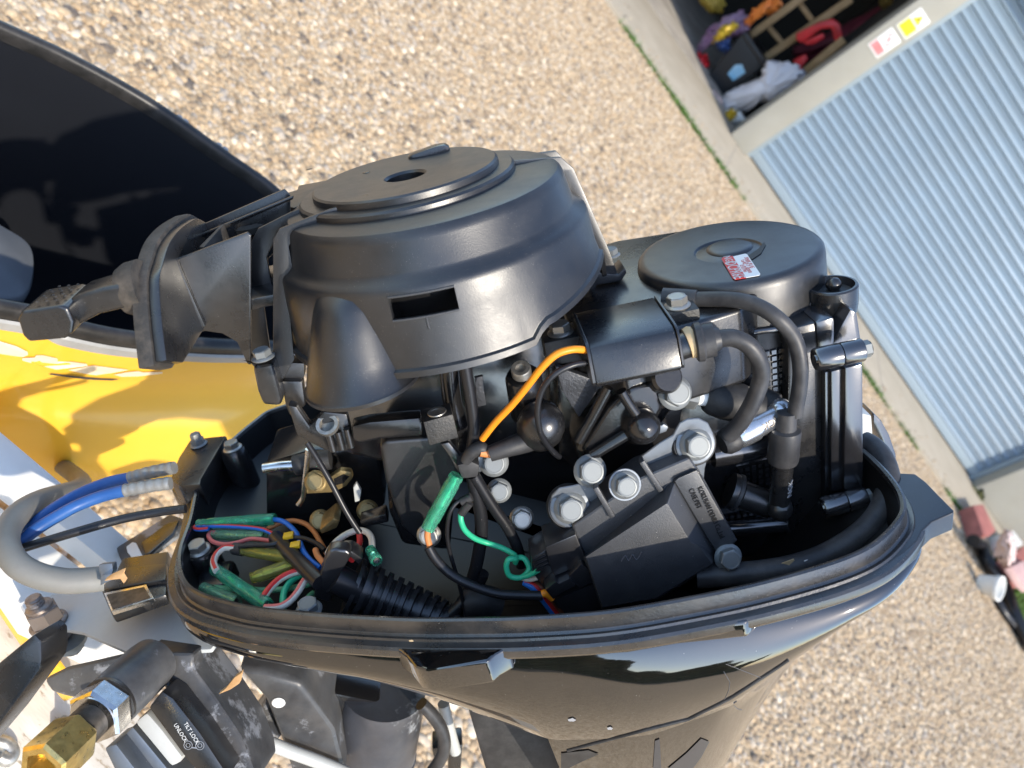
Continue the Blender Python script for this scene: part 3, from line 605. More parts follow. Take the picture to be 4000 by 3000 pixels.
# ================================================================== outboard motor
mot = empty('outboard_motor', mtx=E_MAT, label='black outboard motor tilted up with its cowl off, wiring and bolts exposed', cat='outboard motor')
def part(name, label=None): 
    o = bpy.data.objects.new(name, None); link(o, mot); o.empty_display_size = .02
    if label: o['label'] = label
    return o
def S(l, x0, y0, s): return [(x0+x*s, y0+y*s) for x, y in l]
def z2(l): return S(l, 1000, 450, 1500/2164)
def z3(l): return S(l, 2200, 0, 1800/2212)
def zh(l): return S(l, 0, 800, 1300/2157)
def z5(l): return S(l, 1000, 1400, 1300/2054)
def z6(l): return S(l, 2000, 1050, 1500/2074)
def zc(l): return S(l, 1000, 2200, 1400/2212)
def zd(l): return S(l, 2200, 1800, 1800/2212)
def zf(l): return S(l, 0, 1700, 1300/2212)
def zg(l): return S(l, 0, 2200, 1300/2212)
def zw(l): return S(l, 650, 1900, 850/2212)
def one(f, p): return f([p])[0]

# ---- lower cowl (tray)
lip = [(-.236, .099), (-.233, .057), (-.221, .025), (-.205, .007), (-.186, -.006), (-.163, -.019), (-.12, -.037), (-.07, -.055), (-.032, -.066), (.004, -.075), (.05, -.083), (.102, -.085), (.137, -.084), (.174, -.080), (.199, -.073), (.219, -.060), (.232, -.045), (.238, -.02), (.236, .02), (.222, .07), (.19, .125), (.13, .175), (.05, .215), (-.05, .248), (-.14, .265), (-.196, .257), (-.212, .242), (-.233, .199), (-.242, .153)]
lipc = crom([(x, y, 0) for x, y in lip], 6, True)
def zb(x): return np.interp(x, [-.26, -.16, -.1, -.06, 0, .06, .11, .15, .18, .25], [-.040, -.043, -.051, -.066, -.100, -.101, -.089, -.067, -.05, -.034])
ZB = zb(lipc[:, 0])
aftk = np.clip((lipc[:, 0]-.10)/.13, 0, 1)
def lring(d, z): Q = offs(lipc, d); Q[:, 2] = z; return Q
FZ = np.where(lipc[:, 0] > -.08, np.minimum(ZB+.006, np.interp(lipc[:, 0], [-.08, 0, .2, .25], [-.05, -.09, -.10, -.095])), ZB+.006)
rings = [lring(-.030-.055*np.clip((lipc[:, 0]-.05)/.15, 0, 1), FZ), lring(-.014-.012*aftk, np.maximum(FZ*.8, ZB+.008)), lring(-.007, ZB*.6), lring(-.0025, -.002), lring(-.0018, .0006), lring(0, .0012), lring(.0014, .0004), lring(.0022, -.0085), lring(.0035, -.0098), lring(.0058, -.0092), lring(.0066, -.0105), lring(.0108, -.0108), lring(.0122, -.0122), lring(.0124, -.0165), lring(.0112, -.0190)]
SD = [(0, .0030), (.06, .0058), (.12, .0078), (.2, .0098), (.3, .0113), (.4, .0117), (.5, .0112), (.6, .0100), (.7, .0082), (.8, .0060), (.9, .0034), (1, .0004)]
for s, dd in SD: rings.append(lring(dd-.006*s*s*aftk, -.0205+s*(ZB+.0205)))
rings.append(lring(-.003-.006*aftk, ZB-.002)); rings.append(lring(-.014-.006*aftk, ZB-.001))
cowl = loft('lower_cowl', rings, 'cowl_paint', mot, True, True, False, 38, 'glossy black lower cowl tray with a dusty rim')
# rim faces get the dusty plastic
cowl.data.materials.append(M['rim_plastic']); cowl.data.materials.append(M['tray_inside']); nn = len(lipc)
for f in cowl.data.polygons:
    if f.index < nn*13: f.material_index = 1 if f.index >= nn*3 else 2
    if len(f.vertices) > 4: f.material_index = 2
# step tabs below the rim, and the latch lug at the back
slabZ('latch_tab', zc([(860, 522), (930, 570), (985, 640), (1060, 662), (1430, 605), (1480, 560), (1560, 520), (1560, 490), (860, 490)]), -.0112, .017, 'cowl_paint', cowl, .0025, seg=3)
slabZ('latch_tab', zd([(0, 872), (300, 850), (540, 808), (880, 772), (915, 738), (930, 700), (0, 800)]), -.0112, .012, 'cowl_paint', cowl, .0025, seg=3)
slabZ('latch_lug', zd([(1590, 57), (1690, 62), (1740, 100), (1810, 172), (1876, 238), (1872, 248), (1770, 292), (1725, 335), (1700, 385), (1640, 440), (1560, 500), (1500, 420), (1640, 250), (1600, 120)]), -.0105, .0135, 'cover_plastic', cowl, .003, seg=4)
# lower apron under the tray, funnelling to the leg
ap_i = [i for i in range(nn) if lipc[i, 0] > -.004]
seq = ap_i
# order: start at the near front end, go round the stern to the far front end
near_start = min(seq, key=lambda i: lipc[i, 0]+(10 if lipc[i, 1] > 0 else 0)); order = [(near_start+k) % nn for k in range(nn) if (near_start+k) % nn in set(seq)]
base = lring(-.0004-.0065*aftk, ZB-.0005)[order]
def apr(t):
    B = base.copy(); cx_, cy_ = .055, .065
    k = 1-.62*t**.8; B[:, 0] = cx_+(B[:, 0]-cx_)*np.where(B[:, 0] > cx_, 1-.84*t**.56, 1-.30*t); B[:, 1] = cy_+(B[:, 1]-cy_)*(1-.52*t**1.15)
    B[:, 2] = base[:, 2]*(1-t)+(-.36)*t; return B
rr = []
for t in (0, .03, .1, .2, .32, .45, .6, .8, 1): rr.append(apr(t))
loft('lower_apron', rr, 'cowl_paint', mot, True, False, True, 60, 'glossy black leg fairing below the tray, reflecting the gravel')
# ---- recoil starter housing
CX, CY = -.019, .09
HP = [(.012, .200), (.012, .2165), (.0135, .2180), (.0565, .2200), (.0580, .2190), (.0582, .2155), (.0660, .2153), (.0675, .2140), (.0678, .2112), (.0855, .2107), (.0895, .2098), (.0918, .2076), (.0930, .2045), (.0962, .1895), (.0972, .1876), (.1005, .1850), (.1030, .1836), (.1043, .1818), (.1048, .1797), (.1064, .1668), (.1088, .1400), (.1090, .1390), (.1112, .1380), (.1116, .1345), (.1085, .1340)]
sh = lathe('starter_housing', HP, (CX, CY, 0), (0, 0, 1), 'cover_plastic', mot, 120, 30, 'matt black recoil starter housing with round stepped top')
bm = bmesh.new(); bm.from_mesh(sh.data)
def win(c): return .1668 < c.z < .1797 and c.y < CY and -.0265 < c.x-CX < .0115
fs = [f for f in bm.faces if win(f.calc_center_median()) or len(f.verts) > 60 and f.calc_center_median().z < .15]
wf = [f for f in fs if len(f.verts) == 4]; cnt = {}
for f in wf:
    for e_ in f.edges: cnt[e_] = cnt.get(e_, 0)+1
rimv = [(e_.verts[0].co.copy(), e_.verts[1].co.copy()) for e_, k in cnt.items() if k == 1]
bmesh.ops.delete(bm, geom=fs, context='FACES')
for v in bm.verts:                                   # the skirt is cut higher on the side that faces the coil
    if v.co.z < .145:
        a_ = math.degrees(math.atan2(v.co.y-CY, v.co.x-CX)); k = min(1, max(0, (a_+62)/3))*min(1, max(0, (-a_-8)/3)); v.co.z += k*(.008+.010*min(1, max(0, (a_+55)/40)))
bm.to_mesh(sh.data); bm.free(); sh.data.set_sharp_from_angle(angle=R(30))
V = []; F = []
for a_, c_ in rimv:
    i = len(V)
    for p in (a_, c_):
        q = Vector((CX+(p.x-CX)*.972, CY+(p.y-CY)*.972, p.z)); V += [p, q]
    F.append((i, i+2, i+3, i+1))
mesh_obj('window_reveal', V, F, 'cover_plastic', sh, 0)
fr = sorted(set((round(p.x, 5), round(p.y, 5), round(p.z, 5)) for pr_ in rimv for p in pr_))
for z_ in (.1668, .1797):
    row = [np.array(p) for p in fr if abs(p[2]-z_) < .0004]; row.sort(key=lambda p: p[0]); tube('window_bead', [np.array((CX, CY, 0))*np.array((1, 1, 0))+(p-np.array((CX, CY, 0)))*np.array((1.003, 1.003, 1)) for p in row], .0007, 'scuffed_plastic', sh, 6)
tube('seam_nib', [(CX-.008, CY-.1066, .1665), (CX-.008, CY-.1072, .160)], .0007, 'scuffed_plastic', sh, 6)

def dt(p):
    r_ = math.hypot(p[0]-CX, p[1]-CY)
    if r_ < .072: return p
    return (CX+.009+(p[0]-CX)*.93, CY-.008+(p[1]-CY)*.94, p[2])
for o in [sh]+list(sh.children):
    for v in o.data.vertices: v.co = Vector(dt(v.co))
def boolean(o, bm, op='DIFFERENCE'):
    me = bpy.data.meshes.new('cut'); bm.to_mesh(me); bm.free(); c = bpy.data.objects.new('cut', me); COL.objects.link(c)
    c.matrix_world = o.matrix_world.copy() if o.parent is None else E_MAT @ o.matrix_local
    bpy.context.view_layer.update()
    md = o.modifiers.new('b', 'BOOLEAN'); md.operation = op; md.solver = 'EXACT'; md.object = c
    dg = bpy.context.evaluated_depsgraph_get(); new = bpy.data.meshes.new_from_object(o.evaluated_get(dg)); o.modifiers.clear()
    old = o.data; nm = old.name; o.data = new; bpy.data.meshes.remove(old); new.name = nm; bpy.data.objects.remove(c)
    new.polygons.foreach_set('use_smooth', [True]*len(new.polygons)); new.set_sharp_from_angle(angle=R(30))
def frustum(px, d0, d1):
    bm = bmesh.new(); a = [bm.verts.new(PD(*p, d0)) for p in px]; b = [bm.verts.new(PD(*p, d1)) for p in px]; n = len(px)
    bm.faces.new(a); bm.faces.new(b[::-1])
    for i in range(n): bm.faces.new((a[i], b[i], b[(i+1) % n], a[(i+1) % n]))
    bmesh.ops.recalc_face_normals(bm, faces=bm.faces); return bm
W = z2([(795, 1012), (1143, 948), (1158, 1066), (832, 1136)])
wz = [PY(*p, .004) for p in W]
prism('dark_flywheel', [(CX+.084*math.cos(a), CY+.084*math.sin(a), .145) for a in np.linspace(0, 6.283, 48, endpoint=False)], (0, 0, .038), 'block_paint', sh, .002)
# cone bulge at the front
cone = []
for z, r, cx_, cy_ in ((.1265, .0335, -.0635, .004), (.1290, .0340, -.0635, .004), (.1300, .0325, -.0635, .004), (.145, .0285, -.0625, .006), (.160, .0243, -.0610, .008), (.172, .0208, -.0598, .010), (.1785, .0180, -.059, .012), (.1825, .0130, -.058, .016), (.1838, .006, -.057, .02)):
    cone.append([(cx_+r*math.cos(a), cy_+r*math.sin(a), z) for a in np.linspace(0, 6.283185, 48, endpoint=False)])
loft('cone_bulge', cone, 'cover_plastic', sh, True, True, True, 50)
# skirt lip along the lower edge
# fins and flanges
def fin_plate(px, y, th, nm='fin'): return slabY(nm, px, y, th, 'cover_plastic', sh, .0009)
fin_plate(z2([(95, 700), (130, 642), (400, 535), (480, 508), (480, 560), (230, 668), (185, 740), (230, 980), (190, 1080), (215, 1380), (130, 1530), (95, 1450)]), .047, .0028)
fin_plate(z2([(-30, 720), (10, 640), (200, 545), (330, 495), (330, 560), (130, 660), (60, 800), (90, 960), (40, 1050), (80, 1330), (0, 1430), (-30, 1400)]), .078, .0028)
fin_plate(z2([(1360, 300), (1372, 262), (1715, 236), (1790, 300), (1990, 760), (2034, 880), (2030, 905), (1900, 905), (1890, 860), (1880, 640), (1780, 560), (1725, 330), (1480, 330)]), .090, .003)
fin_plate(z2([(1430, 235), (1690, 200), (1722, 236), (1740, 300), (1430, 300)]), .118, .003)
slabY('ear', z2([(1890, 880), (2040, 900), (2080, 860), (2090, 890), (2060, 935), (1920, 960), (1895, 1060), (1870, 1010)]), .088, .02, 'cover_plastic', sh, .001)
bolt(PZ(2385, 1000, .135)+np.array((0, .0, 0)), (0, 0, 1), .0052, sh, 'zinc', spin=.2)
slabY('ear', z2([(0, 1400), (90, 1420), (130, 1520), (270, 1480), (270, 1400), (180, 1395), (120, 1440)]), .05, .012, 'cover_plastic', sh, .001)
# boss with bolt at the front left
slabY('boss', z2([(-20, 1420), (95, 1400), (130, 1525), (150, 1600), (140, 1640), (40, 1635), (10, 1560)]), .035, .02, 'satin_black', sh, .003, seg=3)
bolt(PZ(1030, 1398, .1415), (0, 0, 1), .0055, sh, 'zinc', spin=.5)
slabY('boss_wall', z2([(140, 1500), (260, 1500), (280, 1640), (190, 1700), (165, 1640)]), .045, .01, 'satin_black', sh, .002)
for p in ((300, 305), (620, 322), (615, 455), (1255, 262)): lathe('dimple', [(0, .0002), (.0022, .0002), (.0026, 0)], PZ(*one(z2, p), .2192), (0, 0, 1), 'block_paint', sh, 8)
prism('far_ear', [PY(*p, .13) for p in z2([(850, 240), (880, 222), (1010, 175), (1060, 168), (1090, 178), (1095, 215), (1060, 250), (880, 260)])], (0, .01, 0), 'satin_black', sh, .002)
slabZ('top_ledge', z2([(75, 500), (80, 465), (230, 420), (240, 395), (420, 362), (440, 400), (330, 470), (215, 520)]), .205, .004, 'cover_plastic', sh, .001)
# ---- neck with the rope guide
nk = part('rope_guide', 'black neck box between the starter housing and the pull handle')
slabY('side_wall', zh([(1045, 385), (1150, 350), (1600, 180), (1625, 200), (1625, 1040), (1600, 1030), (1570, 960), (1535, 890), (1440, 835), (1330, 820), (1200, 845), (1110, 890), (1070, 945)]), .050, .003, 'satin_black', nk, .0008)
slabY('side_wall', zh([(1225, 190), (1240, 160), (1840, -100), (1880, -60), (1880, 200), (1600, 500), (1200, 500)]), .118, .003, 'satin_black', nk, .0008)
slabY('rail', zh([(1180, 240), (1540, 90), (1900, -60), (1900, -35), (1560, 115), (1190, 262)]), .105, .003, 'satin_black', nk, .0008)
box('floor', (-.160, .054, .165), (-.098, .117, .172), 'block_paint', nk, .001)
prism('cross_rib', [PZ(*p, .208) for p in zh([(1290, 270), (1430, 130), (1455, 120), (1320, 275)])], (0, 0, -.02), 'dusty_rubber', nk, .0006)
lathe('rope_ring', [(.010, -.003), (.014, -.003), (.0145, .001), (.012, .003), (.010, .001), (.010, -.003)], PZ(*one(zh, (1640, 130)), .198), (0, 0, 1), 'dusty_rubber', nk, 28)
# front plate, an arch seen almost edge on
arch = [(895, 1065), (862, 770), (850, 500), (880, 380), (930, 245), (1010, 150), (1100, 90), (1150, 75), (1225, 115)]
PA = [PX(*p, -.170) for p in zh(arch)]
PA = [tuple(p) for p in crom(PA, 4)]+[(-.170, .125, .195), (-.170, .115, .17), (-.170, .06, .160), (-.170, .0, .160)]
prism('face_plate', PA, (.0085, 0, 0), 'dusty_rubber', nk, .0012, 2)
PA2 = [(-.1614, .02+(p[1]-.02)*.93, .18+(p[2]-.18)*.93) for p in PA]
prism('backing_plate', PA2, (.006, 0, 0), 'satin_black', nk, .0008, 2)
slabY('gusset', zh([(1010, 390), (1060, 370), (1140, 350), (1330, 790), (1180, 850), (1110, 885), (1070, 950), (1060, 1060), (1010, 1050)]), .0465, .003, 'satin_black', nk, .0008)
# ---- pull handle
ph = part('pull_handle', 'worn black rubber pull handle with dusty stippled top')
def rrect(c, w, h, r=.35, n=6):
    out = []
    for sx, sz, a0 in ((1, 1, 0), (-1, 1, 90), (-1, -1, 180), (1, -1, 270)):
        for k in range(n):
            a = R(a0+90*k/(n-1)); rr_ = r*min(w, h); out.append((sx*(w/2-rr_)+rr_*math.cos(a), sz*(h/2-rr_)+rr_*math.sin(a)))
    return out
g0 = PX(*one(zh, (275, 780)), -.222)
slabY('grip', [(68, 1248), (82, 1216), (232, 1193), (264, 1203), (288, 1258), (280, 1306), (252, 1324), (112, 1337), (88, 1312)], -.006, .034, 'satin_black', ph, .0055, seg=4, smooth=60)
slabY('stem', [(230, 1200), (300, 1152), (400, 1122), (490, 1106), (530, 1130), (530, 1195), (480, 1208), (390, 1228), (305, 1272), (250, 1300)], .004, .024, 'satin_black', ph, .006, seg=4, smooth=60)
lathe('collar', [(.0, -.006), (.0125, -.006), (.0150, -.001), (.0155, .006), (0, .006)], PX(525, 1130, -.172), (1, 0, 0), 'dusty_rubber', ph, 28, 60)
k_ = 0
for i in range(6):
    for j in range(3): lathe('stipple', [(0, .0005), (.0007, .0004), (.0010, 0)], PY(130+j*38, 1205-j*4, -.006)+np.array((.003*(i % 2), .006+i*.0044, .0012)), (0, 0, 1), 'dusty_rubber', ph, 8)
# ---- belt cover with round lid
bc = part('belt_cover', 'satin black cover with a round domed lid carrying a red and white label')
LX, LY = .1785, .09
lathe('lid', [(.0, .1270), (.0185, .1270), (.0195, .1266), (.0215, .1264), (.0225, .1276), (.0550, .1282), (.0582, .1275), (.0600, .1255), (.0608, .1215), (.0612, .112), (.0640, .070), (.0640, .03)], (LX, LY, 0), (0, 0, 1), 'cover_plastic', bc, 96, 40)
lathe('boss_cap', [(.0, .1290), (.0115, .1289), (.0135, .1285), (.0150, .1277), (.0155, .1262)], (LX+.002, LY+.004, 0), (0, 0, 1), 'cover_plastic', bc, 36, 60)
sl = [PZ(*p, .1283) for p in z3([(885, 1228), (935, 1195), (965, 1160), (972, 1175), (950, 1215), (905, 1245)])]
prism('slot', sl, (0, 0, -.003), 'faint_print', bc, 0)
prism('deck', [(.060, .02, .1205), (.085, -.005, .1205), (.160, .012, .1205), (.24, .10, .1205), (.22, .16, .1205), (.12, .175, .1205), (.06, .16, .1205)], (0, 0, -.05), 'satin_black', bc, .003, 3)
# ear with a rubber grommet and a ball pin
ear = part('grommet_ear', 'ring ear with black rubber grommet at the corner of the lid')
ec = PZ(*one(z3, (1290, 1410)), .104)
lathe('ring', [(.0105, -.011), (.0150, -.011), (.0156, -.006), (.0156, .0055), (.0148, .0065), (.0135, .0065), (.0125, .003), (.0110, .001), (.0105, -.004)], ec, (0, 0, 1), 'satin_black', ear, 40)
lathe('grommet', [(.0, .000), (.0124, .0005), (.0120, .002), (.006, .0025), (0, .003)], ec, (0, 0, 1), 'black_rubber', ear, 28)
lathe('ball_pin', [(.0, .0095), (.003, .0088), (.0048, .0062), (.0048, .004), (.003, .001), (.003, 0)], ec+np.array((.001, 0, .001)), (0, 0, 1), 'satin_black', ear, 20, 70)
box('arm', (ec[0]-.03, ec[1]-.004, ec[2]-.010), (ec[0]-.012, ec[1]+.008, ec[2]-.001), 'satin_black', ear, .002)
# label
lb = part('plug_label', 'red and white spark plug label on the round lid')
L0, L1, L2, L3 = [PZ(*p, .1286) for p in z3([(757, 1240), (880, 1218), (945, 1318), (818, 1345)])]   # red side first
ux = L3-L0; uy = L1-L0
def LP(a, b, h=0): return L0+ux*a+uy*b+np.array((0, 0, h))
prism('label_ground', [LP(.03, .46), LP(0, .94), LP(.05, 1), LP(.95, 1), LP(1, .94), LP(1, .46)], (0, 0, .0003), 'label_white', lb, 0)
prism('red_band', [LP(.05, 0), LP(0, .06), LP(0.0, .455), LP(1, .455), LP(1, .06), LP(.95, 0)], (0, 0, .0003), 'red_print', lb, 0)
lw = np.linalg.norm(ux)
text('lettering', 'NGK', lw*.17, LP(.15, .22, .0004), ux, uy, 'white_print', lb, .00005); text('lettering', 'DCPR6E', lw*.26, LP(.62, .22, .0004), ux, uy, 'white_print', lb, .00005, bold=.00004, sx=.82)
text('lettering', 'SPARK PLUG', lw*.09, LP(.42, .88, .0004), ux, uy, 'red_ink', lb, .00005); text('lettering', 'GAP 1.0mm', lw*.12, LP(.55, .72, .0004), ux, uy, 'red_ink', lb, .00005); text('lettering', '0.039in', lw*.11, LP(.62, .57, .0004), ux, uy, 'red_ink', lb, .00005)
# ---- engine block
bk = part('engine_block', 'black painted engine block')
slabY('cylinder_wall', z6([(930, 470), (1640, 280), (1720, 330), (1720, 1560), (900, 1560), (860, 1000)]), .028, .09, 'gloss_black', bk, .003)
slabY('crankcase', z6([(-1000, 480), (-300, 300), (300, 250), (930, 350), (1000, 900), (960, 1420), (300, 1300), (-900, 1000)]), .068, .06, 'gloss_black', bk, .004)
slabY('crankcase_pad', z6([(240, 530), (500, 610), (1000, 480), (985, 1050), (500, 1300), (250, 1000)]), .028, .04, 'gloss_black', bk, .004)
# casting grid, hundreds of tiny pads read as one surface
V = []; F = []
def pad(c, s, h):
    i = len(V); a = s*.5; b_ = s*.34
    for (dx, dz) in ((-a, -a), (a, -a), (a, a), (-a, a)): V.append((c[0]+dx, c[1], c[2]+dz))
    for (dx, dz) in ((-b_, -b_), (b_, -b_), (b_, b_), (-b_, b_)): V.append((c[0]+dx, c[1]-h, c[2]+dz))
    F.append((i+4, i+5, i+6, i+7))
    for k in range(4): F.append((i+k, i+(k+1) % 4, i+4+(k+1) % 4, i+4+k))
for (p0, nx, nzz) in (((1090, 495), 5, 3), ((1240, 480), 3, 4), ((1370, 450), 4, 9), ((1300, 1060), 4, 5), ((1150, 1340), 8, 5), ((1230, 1080), 3, 4)):
    c0 = PY(*one(z6, p0), .0278)
    for i in range(nx):
        for j in range(nzz): pad(c0+np.array((.0044*i, 0, -.0044*j)), .0042, .0026)
o = mesh_obj('casting_grid', V, F, 'gloss_black', bk, 0); o['kind'] = 'stuff'
slabY('head_plate', z6([(1490, 330), (1640, 290), (1700, 330), (1700, 1480), (1490, 1480)]), .016, .02, 'satin_black', bk, .002)
# ridge lines on the block
tube('cast_ridge', [PY(*p, .026) for p in z6([(1160, 360), (1400, 330), (1640, 290)])], .002, 'gloss_black', bk, 8)
tube('cast_ridge', [PY(*p, .022) for p in z6([(1000, 1420), (1350, 1390), (1600, 1370), (1700, 1360)])], .006, 'gloss_black', bk, 10)
tube('cast_ridge', [PY(*p, .022) for p in z6([(1080, 1000), (1300, 960), (1420, 920)])], .009, 'gloss_black', bk, 12)
# ---- cylinder head and valve cover
vc = part('valve_cover', 'black valve cover with twin flanges and zinc bolts')
slabY('head_flange', z6([(1690, 560), (1722, 552), (1722, 1300), (1690, 1310)]), .010, .11, 'gloss_black', vc, .001)
slabY('inner_flange', z6([(1724, 556), (1796, 538), (1790, 1196), (1724, 1205)]), .006, .11, 'gloss_black', vc, .0012)
slabY('outer_flange', z6([(1800, 536), (1896, 516), (1900, 1192), (1793, 1200)]), .002, .11, 'gloss_black', vc, .0016)
slabY('cover_back', z6([(1640, 290), (1745, 262), (1745, 370), (1830, 215), (1868, 240), (1895, 420), (1898, 560), (1660, 560)]), .014, .09, 'gloss_black', vc, .003)
for (a, b_, r_) in (((1632, 492), (1885, 438), .0070), ((1672, 1292), (1905, 1236), .0072)):
    A0 = PY(*one(z6, a), -.004); B0 = PY(*one(z6, b_), -.004); A1 = A0*.45+B0*.55; d_ = nz(B0-A0)
    lathe('bolt_boss', [(.0, 0), (r_*.45, 0), (r_*.5, .001), (r_*.9, .0002), (r_, .0015), (r_, np.linalg.norm(A1-A0)-.0006), (r_*.97, np.linalg.norm(A1-A0)), (0, np.linalg.norm(A1-A0))], A0, d_, 'gloss_black', vc, 28)
    lathe('bolt_boss', [(.0, 0), (r_*.97, 0), (r_, .0008), (r_, np.linalg.norm(B0-A1)-.001), (r_*.96, np.linalg.norm(B0-A1)), (0, np.linalg.norm(B0-A1))], A1+d_*.0006, d_, 'gloss_black', vc, 28)
    bolt(B0, d_, .0052, vc, 'zinc', washer=False, spin=.1); washer(B0-d_*.0012, d_, .0068, .0012, vc)
slabY('side_pad', z6([(1560, 590), (1690, 640), (1690, 1190), (1560, 1150)]), .020, .02, 'gloss_black', vc, .002)
slabY('zinc_bar', zd([(1425, -230), (1480, -215), (1490, -60), (1485, 40), (1440, 55)]), .055, .02, 'plate_grey', vc, .001)
slabY('rear_latch', zd([(1490, -230), (1530, -190), (1570, -120), (1600, -30), (1605, 40), (1585, 60), (1545, 0), (1520, -100), (1490, -160)]), .075, .02, 'gloss_black', vc, .003)
# ---- ignition coil
co = part('ignition_coil', 'black rectangular ignition coil with dusty top, two leads and an orange wire')
c0 = dict(x0=.0655, x1=.1135)
def coil_prof(x): return [(x, .032, .1300), (x, -.012, .1300), (x, -.0165, .1285), (x, -.0195, .125), (x, -.0235, .1095), (x, -.022, .1068), (x, -.010, .106), (x, .03, .106)]
prism('core', coil_prof(.0655), (.048, 0, 0), 'satin_black', co, .0008, 2)
prism('end_plate', [(p[0]-.0022, p[1]*1.0-.0006, p[2]+.0012) for p in coil_prof(.0655)], (.002, 0, 0), 'satin_black', co, .0003, 1)
prism('end_plate', [(p[0]+.0482, p[1]-.0006, p[2]+.0012) for p in coil_prof(.0655)], (.0016, 0, 0), 'satin_black', co, .0003, 1)
slabY('bracket', z6([(235, 525), (330, 560), (470, 610), (560, 560), (900, 510), (1005, 470), (990, 560), (945, 660), (880, 700), (800, 650), (470, 650), (362, 805), (270, 660)]), .006, .006, 'bracket_cast', co, .001)
for nm, p, z in (('L', (262, 345), .1235), ('R', (893, 200), .1265)):
    b0 = PZ(*one(z6, p), z); box('mount_block', (b0[0]-.0115, b0[1]-.010, b0[2]-.016), (b0[0]+.0105, b0[1]+.012, b0[2]), 'cast_black', co, .0012)
    bolt(b0, (0, 0, 1), .0062, co, 'dull_zinc', spin=.25)
t0 = PY(*one(z6, (905, 425)), -.008); t1 = PY(*one(z6, (985, 395)), -.008)
lathe('terminal', [(.0075, -.001), (.0078, np.linalg.norm(t1-t0))], t0, t1-t0, 'satin_black', co, 20)
s0 = PY(*one(z6, (945, 405)), -.009)
lathe('rust_seal', [(.0088, 0), (.0095, .003), (.0085, .005), (0, .005)], s0, t1-t0, 'tan_chip', co, 20)
# ---- spark plugs, caps and leads
pg = part('spark_plug', 'spark plug with white insulator and zinc hex in a black tube, upper')
a0 = PY(*one(z6, (975, 680)), .014); a1 = PY(*one(z6, (1045, 690)), .014); a2 = PY(*one(z6, (1250, 735)), .010); ad = nz(a2-a0)
lathe('hex', [(.0, 0), (.0085, 0), (.009, .001), (.009, .006), (.0085, .007), (0, .007)], a0-ad*.004, ad, 'zinc', pg, 6, 20)
lathe('insulator', [(.0055, 0), (.006, .002), (.0055, .004), (.006, .006), (.0052, .010), (0, .010)], a0+ad*.003, ad, 'label_white', pg, 20)
lathe('boot', [(.0, 0), (.0085, 0), (.0105, .003), (.0120, .012), (.0125, .022), (.0118, .024), (.0112, .030), (.0090, .036), (0, .037)], a1, ad, 'black_rubber', pg, 32, 40)
cp = part('silver_plug_cap', 'silver spark plug cap with elbow end and raised letters')
b0 = PY(*one(z6, (1175, 925)), -.006); b1 = PY(*one(z6, (1415, 795)), .004); b2 = PY(*one(z6, (1440, 765)), .006); bd = nz(b1-b0); bl = np.linalg.norm(b1-b0)
lathe('collar', [(.0, -.006), (.0062, -.006), (.0080, -.003), (.0084, .002), (.0080, .004), (0, .004)], b0, bd, 'black_rubber', cp, 28)
lathe('barrel', [(.0, .0042), (.0072, .0042), (.0082, .006), (.0086, .009), (.0086, .018), (.0078, .0185), (.0075, bl), (0, bl)], b0, bd, 'silver_cap', cp, 32)
lathe('elbow', [(0, -.008), (.0055, -.0062), (.0078, -.001), (.0078, .003), (.0058, .0068), (0, .0083)], b2, nz(np.array((.2, -.75, .35))), 'silver_cap', cp, 28, 70)
lathe('neck_ring', [(.0066, -.006), (.0086, -.005), (.0086, .004), (.0066, .005)], b2+np.array((-.004, .008, .002)), (-.6, .7, .3), 'black_rubber', cp, 24)
nd = np.cross(bd, np.cross((0, -1, .3), bd)); nd = nz(nd)
text('lettering', 'NGK', .0062, b0+bd*.0265+nd*.0077, -bd, np.cross(nd, -bd), 'dark_steel', cp, .0003)
cb = part('black_plug_cap', 'black spark plug cap hanging below the long lead, letters on its side')
e0 = PY(*one(z6, (1478, 860)), -.004); e1 = PY(*one(z6, (1462, 1040)), -.004); e2 = PY(*one(z6, (1445, 1265)), -.003); ed = nz(e1-e0); el = np.linalg.norm(e1-e0)
lathe('boot', [(.0, -.012), (.0060, -.0115), (.0066, .0), (.0092, .001), (.0096, .003), (.0096, el-.002), (.0090, el), (0, el)], e0, ed, 'hose_rubber', cb, 32, 30)
ed2 = nz(e2-e1); lathe('barrel', [(.0, 0), (.0068, 0), (.0066, np.linalg.norm(e2-e1)), (0, np.linalg.norm(e2-e1))], e1, ed2, 'satin_black', cb, 28)
lathe('elbow', [(0, -.0082), (.0055, -.0066), (.0080, -.001), (.0080, .003), (.0058, .007), (0, .0085)], e2+ed2*.004, nz(np.array((.2, -.8, .3))), 'satin_black', cb, 28, 70)
f0 = PY(*one(z6, (1205, 1205)), .012); f1 = PY(*one(z6, (1395, 1275)), .006); fd = nz(f1-f0)
lathe('plug_tube', [(.0, -.004), (.0118, -.004), (.0122, .0), (.0112, .002), (.0094, .004), (.0092, np.linalg.norm(f1-f0)), (0, np.linalg.norm(f1-f0))], f0, fd, 'satin_black', cb, 32)
lathe('tube_ring', [(.0117, -.001), (.0126, .0), (.0126, .0022), (.0112, .003)], f0, fd, 'hose_rubber', cb, 32)
nn_ = nz(np.array((.55, -.8, .1))); nn_ = nz(nn_-nn_.dot(ed2)*ed2)
text('lettering', 'NGK', .0058, e1*.45+e2*.55+nn_*.0068, -ed2, np.cross(nn_, -ed2), 'pale_print', cb, .0003)
ld = part('ignition_lead', 'long black ignition lead arching from the coil to the lower plug cap')
